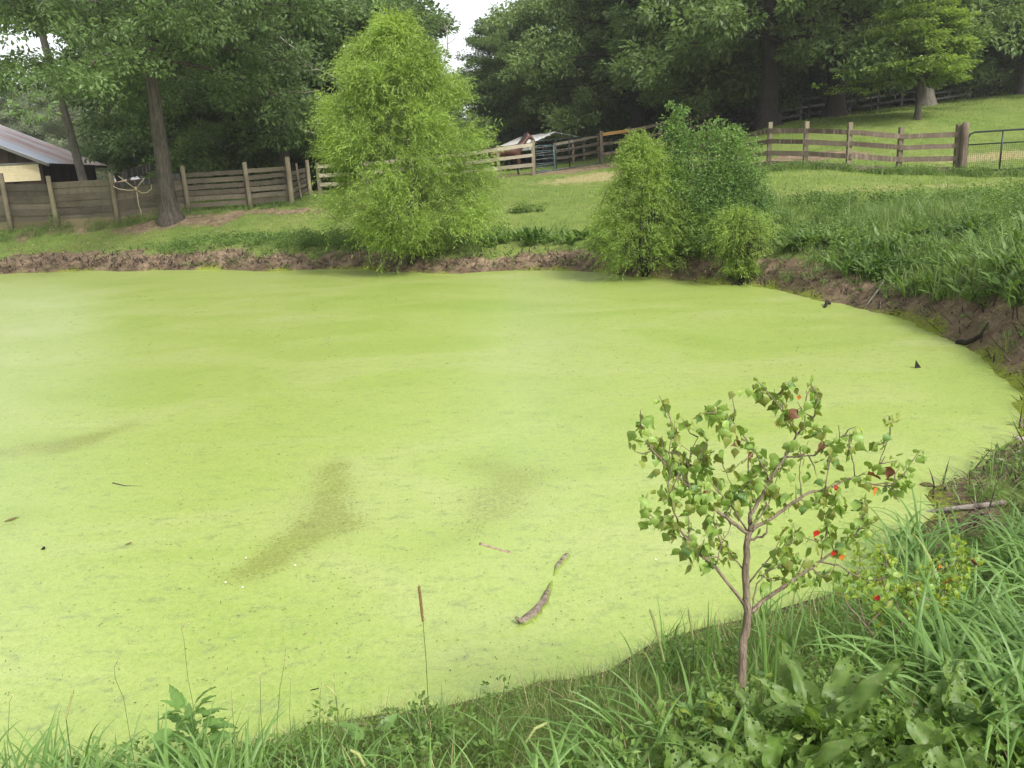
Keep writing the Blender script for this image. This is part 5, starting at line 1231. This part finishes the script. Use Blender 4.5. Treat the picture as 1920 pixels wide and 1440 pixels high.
br = [(Z([(765, 1842), (795, 1440), (815, 1290), (800, 1080), (808, 900), (825, 850)]), .0145, .0085, 0, .02),
      (Z([(815, 870), (690, 770), (600, 710), (540, 670), (470, 590), (400, 520), (330, 450), (250, 360), (232, 300)]), .006, .0016, .02, -.12),
      (Z([(825, 850), (930, 790), (1040, 710), (1110, 660), (1230, 620), (1390, 560)]), .006, .003, .02, .12),
      (Z([(825, 850), (830, 760), (870, 690), (930, 580), (1010, 450), (1080, 330), (1000, 200), (920, 110)]), .007, .0013, .02, .05),
      (Z([(1080, 330), (1120, 260), (1125, 150)]), .0025, .001, .045, .08), (Z([(1080, 330), (1170, 240), (1190, 120)]), .0025, .001, .045, 0),
      (Z([(1000, 200), (985, 120)]), .0016, .001, .05, .06),
      (Z([(828, 760), (830, 650), (815, 510)]), .004, .002, .02, .03),
      (Z([(800, 1255), (640, 1050), (540, 970), (440, 830), (410, 730), (380, 610)]), .0055, .0014, .01, -.15), (Z([(440, 830), (340, 800), (255, 745)]), .0022, .001, -.1, -.16),
      (Z([(830, 1290), (900, 1220), (1010, 1150), (1150, 1050), (1210, 1010), (1330, 930), (1400, 860)]), .0075, .002, .01, .1),
      (Z([(1200, 1015), (1300, 1040), (1450, 1120), (1540, 1110)]), .003, .0013, .07, .0), (Z([(1150, 1050), (1220, 1100)]), .002, .001, .07, .07),
      (Z([(1390, 560), (1380, 480), (1370, 440)]), .0022, .001, .12, .1), (Z([(1390, 560), (1480, 600), (1570, 612), (1650, 560), (1700, 475)]), .0025, .001, .12, .18),
      (Z([(1020, 455), (1170, 445), (1220, 405), (1340, 330)]), .0028, .001, .04, -.06), (Z([(1450, 580), (1520, 490), (1580, 340)]), .0022, .001, .12, .06),
      (Z([(400, 520), (385, 430), (400, 340)]), .002, .001, -.06, -.02), (Z([(470, 590), (430, 440), (395, 245)]), .0022, .001, -.05, -.1), (Z([(485, 600), (500, 430), (545, 345)]), .0022, .001, -.05, 0),
      (Z([(808, 905), (880, 885), (915, 860)]), .004, .003, .02, .0), (Z([(640, 1050), (655, 970), (720, 820)]), .0025, .001, -.03, .02),
      (Z([(1100, 660), (1090, 540), (1100, 440)]), .0022, .001, .08, .12), (Z([(930, 580), (850, 420), (730, 260), (670, 195)]), .0028, .001, .03, -.08),
      (Z([(840, 1280), (855, 1150), (905, 1080), (1040, 1010)]), .003, .001, .01, .05), (Z([(600, 710), (560, 640), (570, 500)]), .002, .001, 0, .02), (Z([(690, 770), (740, 660), (700, 540)]), .002, .001, .01, .05),
      ([(1401, 995), (1368, 945), (1332, 905), (1318, 862)], .0028, .001, .02, -.06), ([(1405, 1000), (1440, 945), (1462, 885)], .0028, .001, .02, .08), ([(1402, 1095), (1446, 1045), (1500, 1005)], .003, .001, .01, -.05), ([(1402, 1080), (1372, 1040), (1340, 985)], .0028, .001, .01, .06),
      (Z([(1230, 620), (1250, 480), (1300, 380)]), .0022, .001, .09, .12), (Z([(1210, 1010), (1240, 860), (1230, 760)]), .0022, .001, .07, .1), (Z([(1330, 930), (1440, 820), (1460, 740)]), .002, .001, .09, .12)]
sapling('tallow_sapling', 'slender branching sapling with heart-shaped leaves, some of them red, at the near bank', (1385, 1342), 2.15, br, 292, 301, [.45, .20, .14, .045, .004, .001, .16], .0145,
        accents=[(1530, 1000, 4, .85), (1562, 1038, 4, .7), (1578, 1045, 5, .8), (1262, 893, 5, .75), (1375, 950, 4, .6), (1290, 1030, 4, .7), (1640, 920, 5, .9), (1498, 745, 5, .5)])
Z2 = lambda L: [(1500 + a / 2.667, 900 + b / 2.667) for a, b in L]
br2 = [(Z2([(520, 1010), (430, 850), (330, 730), (230, 610), (190, 545)]), .006, .0018, 0, -.05), (Z2([(330, 730), (420, 640), (440, 560)]), .0028, .001, -.02, .02), (Z2([(430, 850), (520, 700), (560, 560), (640, 480)]), .004, .001, 0, .1),
       (Z2([(560, 560), (650, 600), (700, 590), (800, 500)]), .0028, .001, .05, .12), (Z2([(520, 700), (430, 500), (430, 380)]), .0028, .001, .05, .1), (Z2([(640, 480), (760, 420), (800, 380)]), .0022, .001, .08, .1), (Z2([(330, 730), (280, 560), (300, 440)]), .0025, .001, -.02, .05)]
sapling('tallow_sapling', 'lower bright green sapling spreading right of the branching one, over the tall grass', (1690, 1275), 2.6, br2, 150, 302, [.42, .06, .05, .03, .01, .03, .40], .006, lscale=.9, smat=(TC[6], TC[0]),
        accents=[(1570, 1112, 4, .7), (1650, 1172, 5, .7)])
for (px_, py_, dd, n, s, lb) in ((1262, 1400, 2.1, 16, .75, 'clump of small light green seedling leaves left of the sapling trunk'), (1330, 1385, 2.1, 14, .7, 'seedling with round yellowish leaves close beside the sapling trunk'), (1425, 1330, 2.2, 10, .7, 'yellow-green seedling right behind the sapling trunk')):
    b_ = gat(px_, py_, dd); t = thing('tallow_seedling', lb, 'seedling', b_); rng = rs(int(px_)); mb = MB(); mb.tube([(0, 0, -.02), (.01, 0, .06), (.0, .01, .15)], [.003, .0025, .001], 5); link('stem', mb.mesh('stem', M['bark_twig'], True), t)
    for k in range(n):
        o = link('leaf', TL_[[0, 6, 0, 6, 1][rng.randint(5)]][k % 2], t); a = rng.rand() * 6.28; o.location = (math.cos(a) * .035 * rng.rand(), math.sin(a) * .035 * rng.rand(), rng.uniform(.05, .17)); o.rotation_euler = (rng.normal() * .5, rng.normal() * .4, a); q = s * rng.uniform(.6, 1.1); o.scale = (q, q, q)
# broad-leaved weed at the bottom left
GO = [leaf_blade('leaf', M['tall_blade'], .095, .042, goose_prof, .7, .25, 70 + i, 12, 2, .05, .15, .5 + .15 * i, .02) for i in range(3)]
for (px_, py_, dd, n, s, h, lb) in ((378, 1478, 0, 64, .95, .30, 'broad-leaved weed with toothed grey-green leaves near the bottom left'), (700, 1420, 0, 6, 1.0, .12, 'weed with two upright pale leaves below the brown foxtail'), (1700, 1500, 0, 8, .7, .1, 'small pale-tipped weed at the bottom edge in front of the docks')):
    b_ = ghit(px_, py_); t = thing('broadleaf_weed', lb, 'weed', b_); rng = rs(int(px_)); mb = MB(); mb.tube([(0, 0, -.03), (.01, 0, h * .5), (.0, .01, h * 1.1)], [.004, .003, .002], 5); link('stem', mb.mesh('stem', M['tall_blade'], True), t)
    for k in range(n):
        u = k / n; o = link('leaf', GO[k % 3], t); a = k * 2.4; r = .015 + .32 * h * (1 - u) * rng.rand(); o.location = (math.cos(a) * r, math.sin(a) * r, h * (.2 + .9 * u)); o.rotation_euler = (rng.uniform(-.2, 1.1) * (.3 + u), rng.normal() * .35, a - math.pi / 2); q = s * rng.uniform(.7, 1.15); o.scale = (q, q, q)

# ---------------- foxtails and seed stalks
def hairmat(name, col):
    m, nt, out = newmat(name); t = attr(nt, 'tint'); princ(nt, out, ramp(nt, t, [(0, tuple(q * .6 for q in col)), (1, tuple(min(1, q * 1.4) for q in col))]), .7, .2); return m
M['brown_head'] = hairmat('brown_head', (.21, .135, .06)); M['yellow_head'] = hairmat('yellow_head', (.36, .39, .15)); M['stalk'] = hairmat('stalk', (.10, .13, .04)); M['pale_head'] = hairmat('pale_head', (.5, .46, .25))
def foxtail(label, pl, dd, nh, mat, r, grp, hair=.008):
    """pl: stem points in the photograph from the foot to the tip; the last nh of them carry the bristly head"""
    b_ = np.array(gat(pl[0][0], pl[0][1], dd)); t = thing('foxtail_stalk', label, 'grass stalk', b_, group=grp); rng = rs(int(pl[-1][0] * 7))
    P_ = [V(0, 0, -.02)] + [P3(a, b, dd) - b_ for a, b in pl[1:]]
    mb = MB(); mb.tube(P_, np.linspace(.0016, .001, len(P_)), 5); link('stem', mb.mesh('stem', M['stalk'], True), t)
    H_ = P_[-nh:]; mb = MB(); c = []
    for i in range(len(H_) - 1):
        for k in range(10): c.append(H_[i] + (H_[i + 1] - H_[i]) * k / 10)
    c = np.array(c); n = len(c); mb.tube(c, r * (.55 + .45 * np.sin(np.linspace(.3, 2.7, n))), 7, tint=.4, wob=.2, rng=rng)
    m = 700; k = rng.randint(0, n - 1, m); d = c[k + 1] - c[k]; d /= np.linalg.norm(d, axis=1, keepdims=True) + 1e-9; v = unit(rng, m); v -= d * (v * d).sum(1, keepdims=True)
    mb.leaves(c[k] + v * r * .6, v * .8 + d * 1.0, unit(rng, m), hair, .0007, rng.rand(m)); link('seed_head', mb.mesh('seed_head', M[mat]), t); return t
G = 'foxtail grass heads on the near bank'
foxtail('tall thin stalk with a brown bristly head standing against the duckweed', [(806, 1400), (803, 1320), (799, 1240), (793, 1165), (789, 1130), (785, 1096)], 2.35, 3, 'brown_head', .0042, G)
foxtail('bent grass stalk with a yellow-green head, right of centre at the bottom edge', [(955, 1500), (975, 1440), (986, 1392), (1003, 1366), (1031, 1353)], 2.0, 3, 'yellow_head', .004, G, .005)
foxtail('leaning yellow-green head on a stalk at the bottom, left of the brown foxtail', [(648, 1460), (636, 1370), (630, 1305), (620, 1292), (611, 1284)], 2.1, 3, 'yellow_head', .0032, G, .004)
foxtail('drooping yellow-green head low at the bottom edge, left of the brown foxtail', [(700, 1470), (684, 1436), (672, 1414), (655, 1405)], 2.0, 3, 'yellow_head', .0038, G, .005)
foxtail('upright yellow-green head beside the slanting blades left of the sapling', [(1262, 1330), (1245, 1240), (1238, 1210), (1225, 1160), (1218, 1142)], 2.5, 4, 'yellow_head', .005, G, .004)
foxtail('second upright yellow head behind the blades left of the sapling', [(1302, 1270), (1300, 1200), (1296, 1178), (1290, 1140)], 2.75, 3, 'yellow_head', .004, G, .004)
foxtail('pale upright head at the far left of the bottom edge', [(118, 1450), (124, 1348), (131, 1318), (138, 1294)], 1.95, 3, 'yellow_head', .0032, G, .004)
foxtail('dry yellow stalk head between the dock patch and the arching grass', [(1778, 1320), (1776, 1290), (1775, 1262), (1774, 1236)], 2.4, 3, 'pale_head', .004, G, .004)
foxtail('short pale head rising from the arching grass near the log', [(1838, 1090), (1836, 1060), (1834, 1040)], 3.2, 2, 'yellow_head', .006, G, .004)
G = 'thin grass stalks with loose seed heads at the bottom left'
for i, pl in enumerate(([(370, 1440), (362, 1320), (352, 1270), (345, 1200), (340, 1178), (355, 1165)], [(250, 1440), (232, 1310), (216, 1272), (214, 1250), (222, 1236)], [(515, 1440), (519, 1360), (525, 1290), (533, 1245), (536, 1210)], [(490, 1440), (489, 1340), (488, 1280), (488, 1262)],
                      [(640, 1440), (632, 1330), (628, 1300), (626, 1264)], [(545, 1440), (543, 1340), (545, 1270)], [(590, 1430), (600, 1300), (604, 1278)], [(718, 1420), (712, 1340), (716, 1310)], [(700, 1440), (720, 1350), (730, 1290)], [(20, 1500), (14, 1400), (18, 1316), (24, 1304)], [(436, 1440), (436, 1330), (434, 1296)])):
    b_ = np.array(gat(pl[0][0], pl[0][1], 2.15)); t = thing('grass_stalk', 'thin straggling grass stalk with a loose pale seed head at the bottom left', 'grass stalk', b_, group=G)
    P_ = [V(0, 0, -.02)] + [P3(a, b, 2.15) - b_ for a, b in pl[1:]]; mb = MB(); mb.tube(P_, np.linspace(.0013, .0006, len(P_)), 4); link('stem', mb.mesh('stem', M['stalk'], True), t)
    rng = rs(900 + i); m = 26; a, b = P_[-2], P_[-1]; p = a + (b - a) * rng.rand(m, 1) * 1.05; mb = MB(); d = (b - a) / np.linalg.norm(b - a)
    mb.leaves(p, d + rng.normal(size=(m, 3)) * .35, unit(rng, m), .007, .002, rng.rand(m)); link('seed_head', mb.mesh('seed_head', M['pale_head']), t)

# ---------------- floating wood and other finds
def woodlog(name, label, cat, pl, rads, mat, z0, rough=.12, seed=1, caps=None, group=None):
    """pl: photo points on the water or mud; z0: heights of the axis above the surface there"""
    rng = rs(seed); pts = []
    for (px_, py_), z in zip(pl, z0):
        p = ghit(px_, py_) if caps == 'land' else Vector(onz(px_, py_)); pts.append(np.array(p) + V(0, 0, z))
    b_ = pts[0]; t = thing(name, label, cat, b_, group=group); f = []; rr = []
    for i in range(len(pts) - 1):
        for k in range(6): u = k / 6; f.append(pts[i] * (1 - u) + pts[i + 1] * u - b_ + rng.normal(size=3) * rads[i] * .05); rr.append(rads[i] * (1 - u) + rads[i + 1] * u)
    f.append(pts[-1] - b_); rr.append(rads[-1]); mb = MB(); mb.tube(f, rr, 12, wob=rough, rng=rng); link('bark', mb.mesh('bark', mat, True), t); return t, f
def logmat():
    m, nt, out = newmat('wet_log'); g = N(nt, 'ShaderNodeNewGeometry'); pos = g.outputs['Position']; s_ = N(nt, 'ShaderNodeSeparateXYZ'); nt.links.new(pos, s_.inputs[0])
    n1 = noise(nt, 30, 5, .7, pos); c = ramp(nt, n1, [(.3, (.07, .045, .03)), (.5, (.17, .135, .10)), (.7, (.35, .29, .225))])
    sc_ = mapr(nt, math_(nt, 'SUBTRACT', s_.outputs[2], math_(nt, 'MULTIPLY', noise(nt, 60, 3, .7, pos), .03)), .006, -.004); c = mixc(nt, sc_, c, (.2, .27, .05)); princ(nt, out, c, .6, .3, bump(nt, n1, .8, .01)); return m
M['wet_log'] = logmat()
t, f = woodlog('floating_log', 'crooked log half sunk in the duckweed, its middle under water', 'log', [(978, 1172), (1000, 1155), (1020, 1132), (1030, 1105), (1037, 1085), (1048, 1062), (1063, 1043)], [.025, .027, .024, .018, .015, .023, .019], M['wet_log'], [.008, .009, .006, -.001, -.014, -.001, .004], seed=4)
mb = MB(); mb.tube([np.array(f[0]) + V(.0, 0, .01), np.array(f[0]) + V(-.03, .01, .035)], [.014, .008], 6); link('knot_stub', mb.mesh('knot_stub', M['wet_log'], True), t)
t, f = woodlog('bank_log', 'thin grey and white barked log lying on the mud at the right', 'log', [(1688, 968), (1730, 966), (1780, 962), (1830, 957), (1882, 950)], [.008, .012, .015, .017, .017], barkmat('log_bark', (.06, .045, .035), (.42, .38, .32), 9, 1.0), [.012, .02, .03, .03, .03], seed=5, caps='land')
mb = MB(); mb.tube([np.array(f[-1]) - V(.002, 0, 0), np.array(f[-1]) + V(.006, 0, 0)], [.0160, .0150], 12); link('cut_end', mb.mesh('cut_end', M['pale_rail']), t)
woodlog('floating_stick', 'short split stick floating flat, reddish and white', 'stick', [(900, 1021), (930, 1030), (958, 1038)], [.010, .008, .008], barkmat('split_bark', (.22, .10, .05), (.55, .45, .36), 18, 1.0), [.004, .003, .004], seed=6)
woodlog('floating_stick', 'thin dark reddish twig floating left of centre', 'stick', [(212, 907), (235, 912), (268, 912)], [.008, .006, .003], M['bark'], [.004, .003, .001], seed=7)
woodlog('floating_stick', 'tiny dark stick floating near the bottom, left of the brown foxtail', 'stick', [(582, 1296), (598, 1292)], [.004, .004], M['bark_dark'], [.003, .003], seed=8)
woodlog('bank_stick', 'pale straight stick leaning from the weed onto the muddy bank', 'stick', [(1622, 577), (1642, 558), (1658, 536)], [.012, .012, .010], M['bare_limb'], [.01, .08, .1], seed=9, caps='land')
woodlog('bank_stick', 'dark forked snag lying at the edge of the mud on the right', 'stick', [(1795, 646), (1815, 645), (1835, 638), (1852, 626)], [.035, .03, .02, .008], M['bark_dark'], [.03, .02, .05, .14], seed=10, caps='land')
woodlog('bank_stick', 'short dark stub sticking out of the weed near the right bank', 'stick', [(1546, 578), (1550, 572), (1556, 574)], [.02, .03, .02], M['bark_dark'], [.0, .06, .04], seed=12)
def scrap(name, label, cat, px_, py_, pts, mat, land=False):
    b_ = ghit(px_, py_) if land else Vector(onz(px_, py_, .004)); t = thing(name, label, cat, b_); mb = MB(); v = np.array(pts, float); n = len(v); th_ = V(.004, .012, 0)
    vv = np.concatenate([v, v + th_]); f = [(i, (i + 1) % n, n + (i + 1) % n, n + i) for i in range(n)]; mb.add(vv, f); k = mb.n
    mb.f3.append(np.array([(0, i, i + 1) for i in range(1, n - 1)])); mb.f3.append(np.array([(n, n + i + 1, n + i) for i in range(1, n - 1)])); link('plate', mb.mesh('plate', mat), t); return t
scrap('floating_scrap', 'small black pointed scrap standing up out of the duckweed at the right', 'scrap', 1721, 690, [(-.035, 0, -.01), (.05, .01, -.01), (.02, .01, .03), (-.03, 0, .095)], M['rubber'])
scrap('floating_scrap', 'tiny dark triangle floating at the far left', 'scrap', 80, 1031, [(-.015, 0, 0), (.01, 0, 0), (.006, .0, .022)], M['rubber'])
M['stranded'] = hairmat('stranded', (.25, .32, .06)); M['dead_leaf'] = plainmat('dead_leaf', (.17, .14, .06), .7, .2, var=.3)
lfp = onz(28, 971, .008); t = thing('floating_leaf', 'large brownish dead leaf floating at the left edge', 'leaf', lfp, -.5); link('blade', leaf_blade('blade', M['dead_leaf'], .16, .04, plain_prof, .2, .2, 99, 8, 2), t).location = (0, -.08, 0)
lfp = onz(243, 1018, .008); t = thing('floating_leaf', 'small grey dead leaf floating left of centre', 'leaf', lfp, -.4); link('blade', leaf_blade('blade', M['dead_leaf'], .09, .022, plain_prof, .3, .2, 98, 8, 2), t).location = (0, -.04, 0)
def lump(name, label, cat, p, r, mat, seed, flat=.6):
    bm = bmesh.new(); bmesh.ops.create_icosphere(bm, subdivisions=3, radius=1.0); rng = rs(seed); o = rng.rand(3) * 50
    for v in bm.verts:
        k = 1 + .5 * (float(fbm([v.co.x * 1.5 + o[0] + v.co.z], [v.co.y * 1.5 + o[1]], 3, seed)[0]) - .5); v.co = Vector((v.co.x * r[0], v.co.y * r[1], v.co.z * r[2])) * k
    me = bpy.data.meshes.new(name); bm.to_mesh(me); bm.free(); me.materials.append(mat)
    for q in me.polygons: q.use_smooth = True
    t = link(name, me, None, loc=p, label=label, cat=cat); return t
M['mud'] = plainmat('mud', (.10, .085, .035), .9, .1, var=.6, scale=25); M['pale_stone'] = plainmat('pale_stone', (.5, .42, .34), .8, .2, var=.2, scale=15)
lump('mud_clod', 'dark mossy clod of mud at the edge of the weed, right of the sapling', 'clod', ghit(1738, 914), (.05, .045, .04), M['mud'], 3)
lump('stone', 'pale rounded stone on the mud at the right edge', 'stone', ghit(1914, 824), (.04, .035, .025), M['pale_stone'], 4)
lump('stone', 'tiny white pebble on the mud below the thin log', 'stone', ghit(1707, 1019), (.008, .008, .007), M['white_metal'], 5)
# flecks: floating seeds, leaf bits and yellow willow leaves under the tall willow
rng = rs(400); fl = MB(); n = 2600
a = rng.uniform(-.75, .75, n); yy = np.exp(rng.uniform(math.log(3.2), math.log(20), n)); xx = a * yy; d = shore_dist(xx, yy); k = d < -.15; xx, yy = xx[k], yy[k]; n = len(xx); s = .007 + .002 * yy
fl.leaves(np.stack([xx, yy, np.full(n, .009)], 1), np.stack([np.cos(a[k] * 40), np.sin(a[k] * 40), np.zeros(n)], 1), np.tile(V(0, 0, 1), (n, 1)), s * rng.uniform(.5, 1.6, n), s * .35, rng.rand(n))
stuff('floating_litter', fl, M['mud'], 'dark flecks of twig and leaf floating all over the duckweed', 'litter')
yl = MB(); c0 = onz(800, 505); n = 420; xx = c0[0] + rng.normal(0, 1.5, n); yy = c0[1] + rng.normal(.2, .6, n); dd_ = shore_dist(xx, yy); zz = np.where(dd_ > 0, terr(xx, yy, dd_), 0) + .012
yl.leaves(np.stack([xx, yy, zz], 1), unit(rng, n) * V(1, 1, .1), np.tile(V(0, 0, 1), (n, 1)), .06, .016, rng.rand(n)); stuff('fallen_leaves', yl, M['yellow_head'], 'yellow fallen willow leaves scattered at the foot of the tall willow', 'leaves')
wl_ = MB(); pp = [onz(*q, .01) for q in ((458, 1047), (551, 1061), (420, 1093), (452, 1102), (358, 850), (521, 645), (615, 718), (272, 870), (1228, 1050))]; n = len(pp)
for p in pp:
    o = thing('white_petal', 'small white petal-like fleck floating on the duckweed left of centre', 'petal', p, group='white flecks floating on the duckweed'); mb = MB(); mb.leaves(np.array([[0, 0, 0], [.004, .003, 0]]), np.array([[1, .2, 0], [.3, 1, 0]]), np.tile(V(0, 0, 1), (2, 1)), .018, .007, .5); link('blade', mb.mesh('blade', M['white_metal']), o)
# leaf litter and roots on the far mud: small dark and pale bits
rt = MB()
def along_shore(rng, n, s):
    i = rng.randint(0, len(SHR), n); p = SHR[i] + rng.normal(size=(n, 2)) * s; d = shore_dist(p[:, 0], p[:, 1]); k = (d > .02) & (d < 1.1) & (p[:, 1] > 3.4); x, y, d = p[k, 0], p[k, 1], d[k]
    z = terr(x, y, d); px, py, _ = proj(x, y, z); return x, y, z, d, px, py
x, y, z, d, px, py = along_shore(rng, 26000, .55); k = (px > -40) & (px < 1990) & (py < 1000); x, y, z = x[k], y[k], z[k]; m = min(len(x), 5200); x, y, z = x[:m], y[:m], z[:m]
rt.ribbons(np.stack([x, y, z], 1), rng.rand(m) * 6.283, rng.uniform(.8, 1.6, m), rng.uniform(.06, .3, m), .009 + .0008 * y, rng.uniform(-.5, .9, m), 3, 'grass', rng.rand(m))
h2 = m // 2; rt2 = MB(); k = rng.permutation(m)[:h2]; rt2.ribbons(np.stack([x[k] + .03, y[k], z[k] + .01], 1), rng.rand(h2) * 6.283, rng.uniform(.8, 1.6, h2), rng.uniform(.06, .25, h2), .008 + .0007 * y[k], rng.uniform(-.5, .9, h2), 3, 'grass', rng.rand(h2) * .6)
stuff('pale_root_litter', rt2, M['bark_twig'], 'pale dead roots and straw hanging over the bare muddy bank', 'litter')
stuff('root_litter', rt, M['bark_dark'], 'dead roots and stems littering the bare muddy bank', 'litter')
ll = MB(); x, y, z, d, px, py = scatter(rng, 9000, -24, -6, 22, 33, .8, 12); k = rng.rand(len(x)) < .3; x, y, z = x[k], y[k], z[k]; m = len(x)
ll.leaves(np.stack([x, y, z + .03], 1), unit(rng, m) * V(1, 1, .2), unit(rng, m, 3), .09 * rng.uniform(.5, 1.2, m), .05, rng.rand(m)); stuff('leaf_litter', ll, M['straw'], 'dry fallen oak leaves strewn over the grass below the board fence', 'litter')

sw = MB(); x, y, z, d, px, py = scatter(rng, 110000, -4, 9, .9, 18, -.02, .55, lod=True); k = rng.rand(len(x)) < np.exp(-np.maximum(d, 0) / .12) * (fbm(x * 3, y * 3, 3, 71) * 1.6 - .2); x, y, z, d = x[k], y[k], z[k], d[k]; m = len(x)
sw.leaves(np.stack([x, y, z + .006], 1), unit(rng, m) * V(1, 1, .15), unit(rng, m, 2.5), .007 + .0012 * y, .006 + .001 * y, rng.rand(m)); stuff('stranded_duckweed', sw, M['stranded'], 'duckweed stranded in flecks on the mud along the waterline', 'duckweed')
# ------------------------------------------------------------------ the moist summer air
hz, nt, out = newmat('haze')
pv = N(nt, 'ShaderNodeVolumePrincipled'); pv.inputs['Color'].default_value = (.95, .95, .93, 1); pv.inputs['Density'].default_value = 0.0008; pv.inputs['Anisotropy'].default_value = .3
nt.links.new(pv.outputs[0], out.inputs['Volume'])
mb = MB(); mb.box((0, 60, 19), (420, 420, 42)); haze = link('haze', mb.mesh('haze', hz)); haze['kind'] = 'stuff'; tag(haze, 'thin pale haze in the air between the pond and the wood', 'haze')
